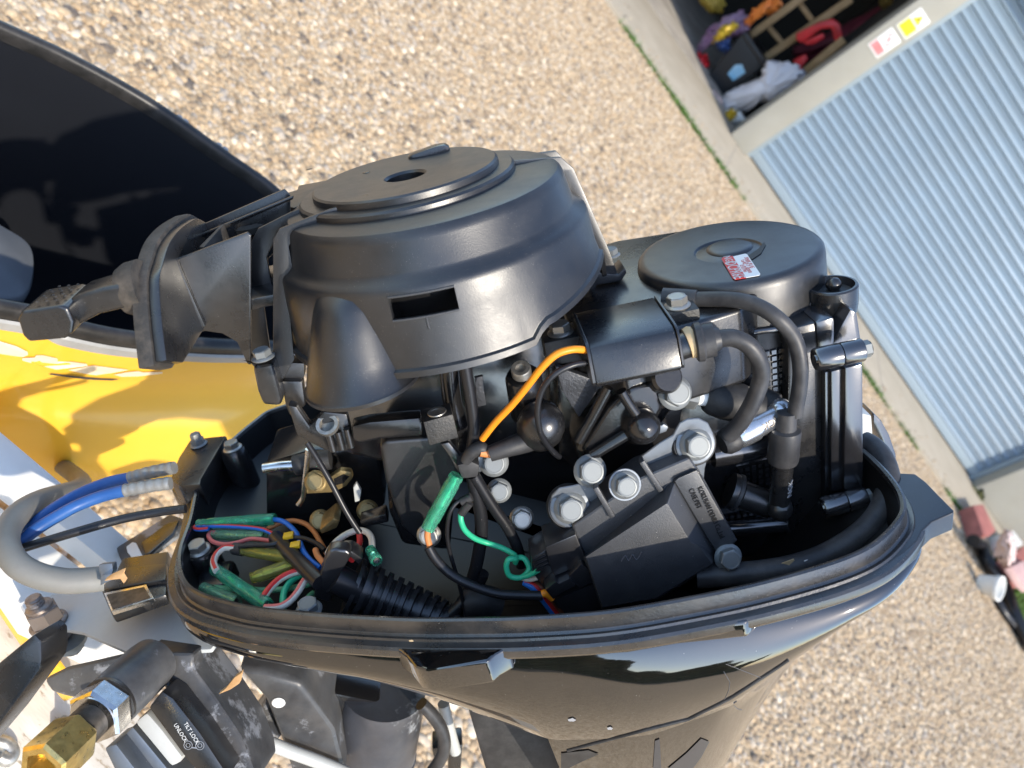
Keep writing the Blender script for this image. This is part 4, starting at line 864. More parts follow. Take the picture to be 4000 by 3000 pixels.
tube('cable', [PY(*one(z6, p), y) for p, y in (((900, 165), .034), ((1000, 165), .028), ((1180, 166), .016), ((1310, 195), .006), ((1430, 265), -.003), ((1520, 370), -.004), ((1555, 500), -.006), ((1553, 640), -.006), ((1525, 790), -.005))], .0047, 'hose_rubber', ld, 16, 8)
tube('coil_boot', [PY(*one(z6, p), y) for p, y in (((820, 165), .038), ((910, 165), .033), ((1000, 165), .028))], [.0072, .0066, .0056], 'hose_rubber', ld, 18)
ld = part('ignition_lead', 'short black ignition lead curling from the coil to the silver cap')
tube('cable', [PY(*one(z6, p), y) for p, y in (((1110, 378), -.012), ((1200, 375), -.014), ((1285, 420), -.016), ((1340, 510), -.016), ((1343, 600), -.014), ((1300, 720), -.014), ((1235, 830), -.012), ((1165, 905), -.009))], .0051, 'hose_rubber', ld, 18, 8)
g0_ = PY(*one(z6, (985, 400)), -.010); g1_ = PY(*one(z6, (1125, 375)), -.012); gd = nz(g1_-g0_); gl = np.linalg.norm(g1_-g0_)
lathe('coil_boot', [(.0, .0), (.0100, .0), (.0112, .001), (.0114, .004), (.0100, .0052), (.0098, .011), (.0090, gl*.72), (.0072, gl*.78), (.0060, gl), (0, gl)], g0_, gd, 'hose_rubber', ld, 32, 35)
# ---- thermostat cover casting in the middle
tc_ = part('thermostat_cover', 'gloss black pointed casting below the coil with a domed centre')
slabY('body', z6([(335, 985), (440, 800), (555, 640), (650, 590), (800, 530), (895, 560), (900, 640), (870, 770), (800, 870), (640, 945), (480, 1030), (380, 1060)]), .002, .03, 'block_paint', tc_, .006, seg=4)
slabY('raised_web', z6([(380, 980), (520, 760), (640, 640), (780, 620), (820, 760), (760, 860), (560, 950), (430, 1010)]), -.006, .012, 'block_paint', tc_, .004, seg=3)
dc = PY(*one(z6, (700, 850)), -.010)
lathe('dome', [(0, .0125), (.005, .0118), (.0085, .009), (.0105, .004), (.011, -.002), (.0125, -.010)], dc, (.1, -.9, .35), 'block_paint', tc_, 32, 70)
tube('rib', [PY(*p, -.012) for p in z6([(590, 660), (625, 720), (680, 800)])], .0032, 'block_paint', tc_, 10); tube('rib', [PY(*p, -.009) for p in z6([(430, 1010), (560, 930), (680, 860)])], .0035, 'block_paint', tc_, 10); tube('rib', [PY(*p, -.004) for p in z6([(520, 640), (440, 790), (360, 930)])], .0035, 'block_paint', tc_, 10)
lathe('plug_boss', [(0, .012), (.008, .012), (.0095, .010), (.0095, 0)], PY(*one(z6, (800, 590)), .0), (.2, -.8, .4), 'block_paint', tc_, 20)
slabY('clip', z6([(775, 865), (820, 840), (845, 855), (835, 880), (790, 895)]), -.012, .004, 'bracket_zinc', tc_, .0006)
for p, y, s in (((878, 670), -.004, .0080), ((420, 1090), -.014, .0078)): bolt(PY(*one(z6, p), y), (.12, -.88, .42), s, tc_, 'zinc', spin=.3)
# ---- bracket and ignition unit
cd_ = part('ignition_unit', 'black moulded ignition unit with raised panels on a zinc bracket')
plateR = [(905, 835), (950, 812), (1010, 808), (1060, 835), (1088, 890), (1085, 960), (1058, 1020), (1043, 1080), (1036, 1150), (960, 1015), (830, 1095), (765, 1097), (722, 1070), (690, 1020), (800, 940), (870, 900)]
slabY('bracket_arm', z6(plateR), -.0155, .0016, 'bracket_zinc', cd_, .0005, seg=1)
slabY('bracket_arm', z6([(205, 1270), (215, 1225), (255, 1185), (330, 1172), (400, 1155), (440, 1162), (458, 1200), (475, 1250), (470, 1268), (400, 1300), (385, 1340), (340, 1370), (270, 1360), (225, 1320)]), -.0155, .0016, 'bracket_zinc', cd_, .0005, seg=1)
tilt = nz((.05, -.93, .36))
for p, s in (((985, 945), .0105), ((310, 1285), .0108)):
    q = PY(*one(z6, p), -.0158); lathe('rubber_bush', [(.0, -.004), (s*1.28, -.004), (s*1.3, -.001), (s*1.2, .001), (0, .001)], q, tilt, 'black_rubber', cd_, 32)
    washer(q+tilt*.001, tilt, s*1.12, .0012, cd_, 'bracket_zinc'); bolt(q+tilt*.0022, tilt, s*.72, cd_, 'zinc', spin=.35)
q = PY(*one(z6, (608, 1165)), -.0262); washer(q, tilt, .0098, .0012, cd_, 'bracket_zinc'); bolt(q+tilt*.0011, tilt, .0066, cd_, 'zinc', spin=.2)
base_px = [(322, 1392), (420, 1325), (700, 1130), (960, 1020), (1035, 1130), (1062, 1180), (1216, 1468), (1195, 1492), (1100, 1560), (1085, 1600), (760, 1780), (470, 1820), (395, 1560)]
slabY('case', z6(base_px), -.0255, .024, 'cdi_black', cd_, .0022, seg=3)
def tap(px, y0, y1, k, nm, m_='cdi_black', bev=.001):
    P = [PY(*p, y0) for p in z6(px)]; c = np.mean(P, 0); Q = [c+(p-c)*k+np.array((0, y1-y0, 0)) for p in P]
    bm = bmesh.new(); a = [bm.verts.new(p) for p in P]; b = [bm.verts.new(p) for p in Q]; n = len(P); bm.faces.new(a); bm.faces.new(b[::-1])
    for i in range(n): bm.faces.new((a[i], b[i], b[(i+1) % n], a[(i+1) % n]))
    bmesh.ops.recalc_face_normals(bm, faces=bm.faces); bevel_bm(bm, bev, 2); return bm_obj(nm, bm, m_, cd_)
def facet(nm, bot, top, y0, y1, bev):
    bm = bmesh.new(); a = [bm.verts.new(PY(*p, y0)) for p in z6(bot)]; b = [bm.verts.new(PY(*p, y1)) for p in z6(top)]; n = len(a); bm.faces.new(a); bm.faces.new(b[::-1])
    for i in range(n): bm.faces.new((a[i], b[i], b[(i+1) % n], a[(i+1) % n]))
    bmesh.ops.recalc_face_normals(bm, faces=bm.faces); bevel_bm(bm, bev, 2, 12); return bm_obj(nm, bm, 'cdi_black', cd_, 25)
facet('raised_panel', [(378, 1560), (862, 1150), (890, 1130), (1100, 1532), (1100, 1560), (1090, 1605), (770, 1800), (480, 1850)], [(398, 1556), (832, 1270), (842, 1272), (966, 1478), (1003, 1490), (1080, 1592), (780, 1780), (490, 1830)], -.0250, -.0385, .0007)
facet('name_panel', [(862, 1150), (890, 1125), (1000, 1078), (1218, 1464), (1196, 1490), (1100, 1540)], [(880, 1148), (900, 1130), (998, 1088), (1208, 1464), (1192, 1482), (1106, 1530)], -.0250, -.0290, .0005)
for p0, p1 in (((452, 1185), (545, 1345)), ((702, 1045), (808, 1205))):
    A0 = PY(*one(z6, p0), -.0285); B0 = PY(*one(z6, p1), -.0285); d_ = nz(B0-A0); n_ = nz(np.cross(d_, (0, 1, 0)))*.0016
    prism('rib', [A0-n_, A0+n_, B0+n_, B0-n_], (0, .006, 0), 'cdi_black', cd_, .0008)
bolt(PY(*one(z6, (1165, 1556)), -.031), tilt, .0068, cd_, 'zinc', spin=.1)
# lettering moulded in the name panel
ta = PY(*one(z6, (1015, 1185)), -.0292); tb = PY(*one(z6, (1135, 1450)), -.0292); xd = nz(tb-ta); yd = np.cross((0, -1, 0), xd)
text('lettering', 'KOKUSAN DENKI Co.,Ltd.', .0047, .5*(ta+tb)+np.array((0, -.0004, 0)), xd, yd, 'faint_print', cd_, .0002, sx=.80)
tc0 = PY(*one(z6, (962, 1190)), -.0292); tc1 = PY(*one(z6, (1015, 1290)), -.0292)
text('lettering', 'CASE:PBT', .0047, .5*(tc0+tc1)+np.array((0, -.0004, 0)), xd, yd, 'faint_print', cd_, .0002, sx=.80)
# pale pen scribble on the raised panel
tube('pen_mark', [PY(*p, -.0387) for p in z6([(590, 1580), (610, 1550), (630, 1575), (650, 1545), (672, 1570), (700, 1530)])], .0003, 'pen_grey', cd_, 6)
# multi-pin connector
cn = part('connector_plug', 'black multi-pin connector plugged into the ignition unit')
def cs(nm, px, y, th, b=.0008, m_='connector_black'): return slabY(nm, z6(px), y, th, m_, cn, b)
cs('housing', [(180, 1505), (345, 1435), (395, 1560), (380, 1600), (230, 1660), (215, 1640)], -.030, .022)
cs('body', [(105, 1565), (185, 1515), (230, 1640), (300, 1690), (340, 1800), (250, 1840), (110, 1640)], -.026, .02)
for k in range(4): cs('rib', [(108+k*6, 1572+k*20), (180+k*6, 1538+k*20), (184+k*6, 1548+k*20), (112+k*6, 1584+k*20)], -.0275, .004, .0003)
def zcc(nm, px, y, th, b=.0007): return slabY(nm, zc(px), y, th, 'connector_black', cn, b)
zcc('latch', [(1785, 165), (1850, 115), (1870, 125), (1935, 95), (1975, 140), (1900, 180), (1835, 225)], -.036, .010)
zcc('latch_bar', [(1930, 85), (2010, 0), (2110, 100), (2000, 160), (1970, 130)], -.034, .010)
zcc('shroud', [(1840, 230), (2000, 165), (2120, 110), (2200, 230), (2230, 320), (1920, 330)], -.032, .02)
# ---- black epoxy capsule and wire tails
ecp = part('epoxy_capsule', 'round black epoxy capsule with a torn sleeve on its lead')
ec_ = PY(*one(z6, (155, 845)), .0)
lathe('ball', [(0, .0150), (.006, .0143), (.0105, .0112), (.0136, .006), (.0145, 0), (.0138, -.006), (.011, -.0115), (.006, -.0145), (0, -.0155)], ec_, (.2, -.3, .8), 'satin_black', ecp, 32, 80)
tube('sleeve', [PY(*one(z5, p), y) for p, y in (((1440, 590), -.006), ((1540, 555), -.005), ((1640, 520), -.002), ((1700, 490), .0))], [.0048, .0056, .0068, .0085], 'black_rubber', ecp, 16)
tube('bare_tip', [PY(*p, -.006) for p in z5([(1385, 580), (1450, 590)])], .0026, 'tan_orange_wire', ecp, 10)
wr = part('orange_wire', 'bright orange wire running from the coil down to the loom')
tube('wire', [PY(*one(z6, p), y) for p, y in (((405, 440), -.014), ((330, 435), -.018), ((240, 462), -.020), ((160, 535), -.020), ((90, 625), -.018), ((0, 735), -.014), ((-90, 830), -.010), ((-160, 920), -.006))], .0021, 'orange_wire', wr, 12)
wr = part('braided_wire', 'grey braided wire looping over the epoxy capsule')
tube('wire', [PY(*one(z6, p), y) for p, y in (((430, 505), -.016), ((330, 520), -.020), ((230, 570), -.022), ((160, 660), -.022), ((138, 780), -.021), ((160, 900), -.018), ((220, 985), -.012), ((255, 1015), -.006))], .0018, 'black_wire', wr, 12)
# ---- middle: rounded box, bracket, cube nut, vertical cables
md = part('intake_box', 'dark rounded intake box behind the wiring')
slabY('body', z5([(765, 545), (800, 508), (900, 500), (1180, 478), (1230, 600), (1262, 720), (1180, 780), (1060, 1090), (1000, 1130), (900, 1040), (800, 760)]), .030, .05, 'cover_plastic', md, .007, seg=4)
slabY('lower_body', z5([(800, 700), (1240, 740), (1200, 1200), (900, 1160), (820, 960)]), .040, .04, 'block_paint', md, .006, seg=3)
bt = part('mount_bracket', 'black bracket bar with lugs under the starter housing')
slabY('bar', z5([(590, 420), (700, 395), (1020, 368), (1030, 480), (760, 500), (640, 530), (600, 500)]), .020, .012, 'block_paint', bt, .002)
slabY('lug_plate', z5([(195, 290), (250, 300), (330, 420), (420, 330), (560, 345), (600, 520), (560, 575), (450, 580), (330, 520), (250, 470)]), .030, .008, 'satin_black', bt, .0015)
lathe('thread_hole', [(.0048, -.002), (.0048, .001), (.0070, .0012), (.0070, -.002)], PY(*one(z5, (440, 410)), .027), (0, -.6, .8), 'dull_zinc', bt, 20)
for k in range(3): tube('rib', [PY(*p, .027) for p in z5([(450+k*55, 470-k*18), (478+k*55, 570-k*12)])], .0022, 'satin_black', bt, 8)
nb = part('cube_nut', 'square black nut block with threaded hole')
k0, k1, k2, k3 = [PZ(*p, .095) for p in z5([(1025, 330), (1195, 268), (1215, 345), (1032, 395)])]
prism('block', [k0, k1, k2, k3], (0, 0, -.0165), 'cast_black', nb, .001, 2)
kc = (k0+k1+k2+k3)/4+np.array((0, 0, .0002)); lathe('thread', [(.0036, -.004), (.0040, .0003), (.0056, .0006), (.0058, 0)], kc, (0, 0, 1), 'dull_zinc', nb, 24)
vb = part('cable_bundle', 'black cables running down through a black clip')
tube('cable', [PY(*p, .004) for p in z5([(1290, 40), (1325, 250), (1345, 430), (1325, 600), (1315, 700)])], .0036, 'black_wire', vb, 14)
tube('cable', [PY(*p, .0) for p in z5([(1335, 720), (1355, 820), (1385, 950), (1390, 1080), (1370, 1230), (1340, 1350), (1290, 1480), (1230, 1560)])], .0042, 'black_wire', vb, 14)
tube('cable', [PY(*p, -.002) for p in z5([(1345, 720), (1410, 830), (1480, 940), (1550, 1040), (1610, 1160), (1640, 1280)])], .0036, 'black_wire', vb, 14)
slabY('clip', z5([(1240, 660), (1335, 640), (1380, 660), (1370, 735), (1270, 745)]), -.006, .014, 'black_rubber', vb, .0015)
slabY('tie', z5([(1140, 530), (1190, 520), (1290, 640), (1270, 680), (1230, 650)]), .004, .006, 'connector_black', vb, .0008)
tube('tail', [PY(*p, -.004) for p in z5([(1290, 640), (1330, 580), (1390, 555), (1410, 590)])], [.003, .0042, .0042, .0036], 'black_rubber', vb, 12)
for nm, p, y, s, m_ in (('a', (1468, 640), .010, .0072, 'zinc'), ('b', (1500, 815), .008, .0062, 'zinc'), ('c', (1640, 985), .008, .0062, 'dull_zinc'), ('d', (1068, 1090), .012, .0062, 'dull_zinc')):
    bolt(PY(*one(z5, p), y), (.05, -.92, .38), s, bk, m_, spin=.4)
slabY('earth_tag', z5([(1355, 615), (1400, 600), (1420, 690), (1370, 705)]), .008, .0012, 'bracket_zinc', bk, .0003)
lathe('cap_screw', [(.0, .004), (.003, .004), (.0032, .006), (.0055, .006), (.006, .005), (.006, 0)], PY(*one(z5, (1640, 95)), .012), (0, -.45, .9), 'dull_zinc', bk, 20)
lathe('screw_boss', [(.0, .002), (.010, .002), (.011, 0), (.012, -.03)], PY(*one(z5, (1650, 120)), .014), (0, -.3, .95), 'block_paint', bk, 24)
tube('side_pipe', [PY(*p, .035) for p in z5([(1190, 60), (1210, 250), (1250, 420)])], .006, 'block_paint', bk, 12)
slabY('steel_strip', z5([(1350, 120), (1400, 110), (1420, 290), (1365, 300)]), .02, .003, 'bracket_cast', bk, .0006)
# ================================================================== wiring in the front of the tray
def WZ(l, z=-.012): 
    out = []
    for p in l: out.append(PZ(*one(zw, p[:2]), p[2] if len(p) > 2 else z))
    return out
def wire(nm, l, r, m_, label, z=-.012, stripe=None):
    e = part(nm, label); tube('wire', WZ(l, z), r, m_, e, 12, 8, stripe=stripe); return e
K = .0016
wire('blue_wire', [(1110, 500), (1000, 445), (860, 420), (640, 405), (420, 402), (310, 405), (285, 425), (330, 440), (430, 432)], K, 'blue_wire', 'blue wire folded back beside the pale sleeve', -.004, ('red_wire', (8, 9, 10)))
wire('blue_wire', [(1090, 335), (1200, 362), (1310, 460), (1355, 560), (1400, 670), (1480, 765), (1570, 825)], K*1.15, 'blue_wire', 'blue wire curving down to the strap', -.004, ('pink_wire', (2, 3)))
wire('red_white_wire', [(1090, 560), (960, 540), (850, 535), (730, 570), (600, 590), (480, 565), (430, 510), (450, 470), (500, 470)], K, 'pink_wire', 'pink striped wire under the pale sleeve', -.008, ('white_wire', (1, 2, 3)))
wire('thin_black_wire', [(740, 610), (900, 600), (1050, 595), (1180, 560), (1300, 525), (1420, 535), (1540, 590), (1610, 650)], K*1.1, 'black_wire', 'thin black wire crossing in front of the sleeves', -.002)
wire('white_red_wire', [(700, 625), (600, 625), (520, 680), (480, 770), (510, 860)], K*1.5, 'white_wire', 'white wire with a red stripe bending into the green sleeve', -.006, ('red_wire', (8, 9)))
wire('brown_wire', [(1030, 435), (1080, 405), (1180, 365), (1300, 350), (1420, 385), (1500, 460), (1560, 560), (1640, 700)], K*1.15, 'tan_orange_wire', 'orange brown wire arching above the strap', -.008)
wire('cream_wire', [(1640, 690), (1700, 590), (1810, 500), (1930, 450), (2030, 462), (2085, 530), (2090, 660)], K*1.4, 'white_wire', 'cream wire arching over the corrugated boot', .004)
wire('red_wire', [(1960, 480), (1965, 570), (1930, 660), (1880, 750)], K*1.3, 'red_wire', 'short red and white wire under the cream arch', .002, ('white_wire', (3, 4, 5)))
wire('red_wire', [(1390, 855), (1280, 880), (1160, 940), (1060, 1030), (1000, 1110), (975, 1150)], K*1.6, 'red_wire', 'red wire bending down beside the green sleeve', -.008, ('white_wire', (5, 6)))
wire('green_wire', [(1410, 885), (1310, 930), (1230, 1010), (1190, 1110), (1185, 1270)], K*1.4, 'green_wire', 'green wire dropping behind the tray lip', -.012)
wire('pale_green_wire', [(480, 1030), (650, 1040), (850, 1048), (1050, 1055), (1300, 1030), (1510, 975)], K*1.3, 'pale_green_wire', 'pale green wire lying along the tray floor', -.018)
wire('white_red_wire', [(1440, 910), (1385, 990), (1330, 1080), (1250, 1170), (1150, 1225), (1000, 1235)], K*1.5, 'white_wire', 'white wire with a pink stripe beside the tray lip', -.006, ('pink_wire', (8, 9)))
wire('salmon_wire', [(1515, 645), (1540, 710), (1605, 785)], K*1.3, 'tan_orange_wire', 'short salmon wire end behind the strap', .0)
wire('green_wire', [(1500, 1080), (1440, 1130), (1370, 1230)], K*1.2, 'pale_green_wire', 'dim green wire below the strap', -.02)
e = part('black_cable', 'straight black cable slanting down from the lug plate'); tube('wire', [PY(*p, y) for p, y in zip(z5([(315, 520), (390, 640), (470, 780), (560, 950), (640, 1075)]), (.022, .018, .014, .010, .008))], .0019, 'black_wire', e, 12)
e = part('loom_sleeve', 'thick black loom sleeve running to the strap'); tube('sleeve', WZ([(1110, 520, -.006), (1250, 670, -.004), (1400, 820, -.002), (1560, 980, -.004)]), .0052, 'black_wire', e, 18)
e = part('yellow_tape', 'small yellow tape tags on the loom'); 
for p in ((1240, 512), (1310, 608)): box('tag', tuple(PZ(*one(zw, p), .0)-np.array((.0035, .002, .001))), tuple(PZ(*one(zw, p), .0)+np.array((.0035, .004, .0015))), 'yellow_tape', e, .0005)
def sleeve(l, r, m_, label, z=-.006, open_end=False, core='silver_cap'):
    e = part('bullet_sleeve', label); P = WZ(l, z); d_ = nz(P[-1]-P[0]); L_ = np.linalg.norm(P[-1]-P[0])
    pr_ = [(r*.82, 0), (r*.95, L_*.02), (r*.78, L_*.05), (r*.95, L_*.08), (r*.80, L_*.11), (r*.98, L_*.15), (r, L_*.3), (r*1.02, L_*.5), (r*1.04, L_*.62), (r*1.1, L_*.66), (r*1.1, L_*.97), (r*.98, L_)]
    pr_ = pr_+[(a*.80, h) for a, h in pr_[::-1]]
    lathe('sleeve', pr_+[pr_[0]], P[0], d_, m_, e, 20, 50)
    lathe('terminal', [(0, 0), (r*.35, 0), (r*.38, L_*.25), (r*.62, L_*.28), (r*.66, L_*.5), (r*.45, L_*.52), (r*.5, L_*.8), (r*.6, L_*.82), (r*.55, L_*.93), (0, L_*.93)], P[0]+d_*L_*.03, d_, core, e, 14)
    return e
sleeve([(320, 385), (1105, 335)], .0043, 'green_sleeve', 'green clear sleeve, topmost in the tray', -.004)
sleeve([(440, 490), (1000, 505)], .0040, 'pale_sleeve', 'pale green clear sleeve below the topmost one', -.010)
sleeve([(760, 645), (1290, 730)], .0042, 'olive_sleeve', 'olive clear sleeve with a black collar', -.008)
sleeve([(860, 935), (1290, 795)], .0044, 'olive_sleeve', 'yellowish open ended sleeve in the middle of the wires', -.010)
sleeve([(490, 840), (1030, 1215)], .0046, 'green_sleeve', 'bright green clear sleeve lying by the tray lip', -.010)
sleeve([(370, 1030), (720, 1180)], .0044, 'pale_sleeve', 'yellow green sleeve in the front corner of the tray', -.018)
sleeve([(2070, 640), (2140, 760)], .0036, 'green_sleeve', 'small dark green sleeve at the end of the cream wire', .004)
e = part('sleeve_collar', 'black collar on the olive sleeve'); P = WZ([(690, 632), (780, 648)], -.008); tube('collar', P, .0044, 'black_rubber', e, 18)
# tray bolts on bosses
tb_ = part('tray_bolt', 'zinc flange bolt on a gloss black boss in the front corner'); q = PZ(*one(zw, (335, 650)), -.010)
bolt(q, (0, -.05, 1), .0066, tb_, 'dull_zinc', spin=.35); lathe('boss', [(0, 0), (.011, 0), (.0125, -.003), (.0135, -.03)], q, (0, 0, 1), 'block_paint', tb_, 28)
box('boss_block', (q[0]-.015, q[1]-.03, q[2]-.04), (q[0]+.022, q[1]+.0, q[2]-.012), 'block_paint', tb_, .005, 3)
tb_ = part('tray_bolt', 'zinc bolt half hidden by the tray lip near the strap'); q = PZ(*one(zw, (1450, 1260)), -.010); bolt(q, (.1, -.1, 1), .0066, tb_, 'zinc', spin=.2)
tb_ = part('tray_bolt', 'zinc flange bolt on a tall black post at the far front'); q = PZ(*one(zf, (1547, 88)), .004)
bolt(q, (0, 0, 1), .0062, tb_, 'dull_zinc', spin=.2); lathe('post', [(0, 0), (.009, 0), (.011, -.004), (.012, -.05)], q, (0, 0, 1), 'block_paint', tb_, 24)
# strap and corrugated boot
sp_ = part('strap', 'black plastic strap clamping the loom'); 
slabY('band', zw([(1650, 655), (1720, 640), (1830, 650), (1880, 690), (1800, 850), (1745, 960), (1665, 1185), (1490, 1135), (1560, 900), (1610, 740)]), -.0, .010, 'connector_black', sp_, .002, seg=3)
slabY('band_edge', zw([(1790, 660), (1880, 660), (2000, 740), (1960, 800), (1870, 720), (1790, 860), (1750, 940)]), .004, .012, 'connector_black', sp_, .0015)
bo = part('corrugated_boot', 'ribbed black rubber boot behind the tray lip')
P = crom([PY(*one(zc, p), y) for p, y in (((590, 140), .012), ((740, 198), .010), ((900, 260), .006), ((1050, 318), .0), ((1180, 375), -.006), ((1300, 430), -.012))], 40); rr = []
for i in range(len(P)):
    t = i/(len(P)-1); ph_ = (t*13) % 1; rr.append((.0195-.0075*t)*(1.0 if ph_ < .55 else .80))
tube('bellows', P, rr, 'boot_rubber', bo, 40, smoothpath=False).data.set_sharp_from_angle(angle=R(35))
tube('inner_pipe', [PY(*p, .004) for p in zc([(480, 90), (560, 130), (640, 180)])], .010, 'black_wire', bo, 20)
tube('loose_loom', [PY(*p, y) for p, y in zip(zc([(1400, 60), (1370, 130), (1300, 220), (1200, 320)]), (0, 0, -.004, -.008))], .0042, 'black_wire', vb, 14)
tube('cloth_sleeve', [PY(*p, -.006) for p in zc([(1290, 250), (1400, 235), (1500, 260)])], [.009, .011, .010], 'black_rubber', vb, 16)
# ---- middle wires
e = part('green_joint_sleeve', 'long green clear sleeve slanting down from the clip')
A0 = PY(*one(z5, (1240, 720)), -.006); A1 = PY(*one(z5, (1060, 1050)), -.010); d_ = nz(A1-A0); L_ = np.linalg.norm(A1-A0); r = .0046
lathe('sleeve', [(r*.9, 0), (r*1.05, .002), (r*.92, .004), (r*1.05, .007), (r*1.0, L_*.5), (r*1.02, L_*.8), (r*.9, L_*.85), (r*1.0, L_*.9), (r*.9, L_*.95), (r*.95, L_), (r*.75, L_), (r*.8, L_*.5), (r*.75, 0), (r*.9, 0)], A0, d_, 'green_sleeve', e, 20, 50)
lathe('terminal', [(0, 0), (r*.4, 0), (r*.5, L_*.3), (r*.6, L_*.32), (r*.62, L_*.6), (r*.4, L_*.62), (r*.4, L_), (0, L_)], A0, d_, 'dull_zinc', e, 14)
def wy(nm, l, r, m_, label, f=z5): 
    e = part(nm, label); tube('wire', [PY(*one(f, p[:2]), p[2]) for p in l], r, m_, e, 12); return e
wy('orange_lead', [(1065, 1045, -.010), (1058, 1100, -.011), (1075, 1170, -.012)], .0020, 'tan_orange_wire', 'short orange lead below the long green sleeve')
wy('sheathed_wire', [(1065, 1165, -.013), (1110, 1240, -.016), (1200, 1330, -.020), (1330, 1400, -.024), (1480, 1450, -.027), (1620, 1462, -.029), (1770, 1465, -.031)], .0031, 'black_wire', 'black sheathed wire sweeping across to the connector')
wy('orange_lead', [(1765, 1455, -.031), (1790, 1450, -.031), (1830, 1480, -.031)], .0024, 'orange_wire', 'orange wire end at the connector')
wy('thin_wire', [(1310, 860, -.006), (1240, 890, -.008), (1195, 960, -.010), (1180, 1080, -.010), (1195, 1190, -.010), (1230, 1310, -.010), (1260, 1420, -.010), (1300, 1600, -.012)], .0013, 'black_wire', 'thin black wire looping left of the cables')
wy('green_earth_wire', [(1265, 950, -.010), (1265, 1000, -.012), (1290, 1060, -.012), (1350, 1110, -.010), (1430, 1140, -.008), (1520, 1170, -.010), (1590, 1210, -.014), (1600, 1235, -.018), (1560, 1240, -.020), (1545, 1290, -.021), (1570, 1345, -.022), (1640, 1350, -.022), (1685, 1300, -.020), (1660, 1240, -.017), (1620, 1230, -.015), (1600, 1260, -.012)], .0018, 'green_wire', 'green earth wire with a small loop beside the connector')
wy('green_earth_wire', [(1640, 1350, -.022), (1690, 1335, -.024), (1740, 1305, -.026)], .0018, 'green_wire', 'green wire end entering the connector')
wy('white_lead', [(1640, 1355, -.018), (1690, 1365, -.020), (1750, 1350, -.024)], .0016, 'white_wire', 'white and red wire entering the connector')
for (dx, m_, lb_) in ((0, 'red_wire', 'red wire leaving the connector downward'), (-26, 'blue_wire', 'blue wire leaving the connector downward'), (34, 'brown_wire', 'brown wire leaving the connector downward')):
    wy('connector_wire', [(1660+dx*.3, 1375+abs(dx)*.2, -.016), (1740+dx, 1420, -.020), (1790+dx, 1480, -.022), (1840+dx, 1545, -.022), (1900+dx, 1620, -.022)], .0022, m_, lb_)
tube('ferrule', [PY(*p, -.008) for p in z5([(1265, 885), (1330, 855)])], .0028, 'black_rubber', vb, 12); tube('ferrule', [PY(*p, -.010) for p in z5([(1265, 960), (1320, 890)])], .0026, 'black_rubber', vb, 12)
# ---- throttle linkage at the far front of the tray
lk = part('throttle_linkage', 'bent steel rod, brass arm and small bolts of the throttle linkage')
tube('rod', [PY(*p, .075) for p in z5([(322, 560), (315, 640), (300, 780), (290, 860), (262, 905)])], .0021, 'steel', lk, 10)
tube('link_rod', [PY(*p, .085) for p in z5([(45, 680), (150, 665), (240, 660)])], .0038, 'steel', lk, 12); tube('rod_sleeve', [PY(*p, .085) for p in z5([(240, 660), (330, 640), (460, 620)])], .0075, 'black_rubber', lk, 14)
slabY('brass_arm', z5([(455, 735), (520, 690), (590, 700), (600, 740), (560, 790), (480, 830), (300, 840), (290, 810), (420, 790)]), .075, .006, 'brass_old', lk, .002)
slabY('slot', z5([(480, 745), (540, 715), (575, 730), (540, 770), (490, 785)]), .0745, .001, 'block_paint', lk, 0)
for p in ((370, 760), (400, 1000), (690, 940)): bolt(PY(*one(z5, p), .070), (.1, -.85, .5), .0062, lk, 'brass_old', spin=.3)
slabY('steel_tab', z5([(600, 800), (620, 770), (650, 820), (640, 880), (610, 890)]), .06, .004, 'plate_grey', lk, .0008)
slabY('bracket', z5([(640, 1010), (800, 960), (820, 1010), (660, 1045)]), .04, .012, 'block_paint', lk, .001); slabY('brass_block', z5([(390, 1060), (480, 985), (520, 1000), (500, 1050), (400, 1090)]), .05, .02, 'brass_old', lk, .002)
slabY('dark_body', z5([(60, 640), (330, 560), (760, 560), (800, 900), (640, 1100), (330, 1100), (60, 1000)]), .10, .05, 'block_paint', lk, .004)
# ---- fuel hose along the tray
fh = part('fuel_hose', 'thick black rubber hose lying round the back of the tray with a paint chip')
hp_ = [(850, 612, -.020), (700, 580, -.028), (650, 550, -.036)]
tube('hose', [PY(*one(zd, p[:2]), p[2]) for p in ((640, 555, -.030), (800, 548, -.034), (950, 535, -.037), (1100, 510, -.038), (1250, 460, -.036), (1390, 380, -.032), (1490, 290, -.025), (1545, 190, -.015), (1560, 90, -.003), (1535, 0, .010), (1490, -60, .022), (1440, -90, .03))], .0076, 'hose_rubber', fh, 18)
for p, w_, m_ in (((1085, 492), 22, 'tan_chip'), ((1165, 488), 12, 'label_white')):
    q = PY(*one(zd, p), -.0425); prism('paint_chip', [q+np.array((a, .002*abs(a)/.004, b)) for a, b in ((-.0001*w_*2, -.001), (-.00005*w_, .0012), (.00008*w_*2, .001), (.0001*w_*2, -.0008), (0, -.0016))], (0, .0004, 0), m_, fh, 0)

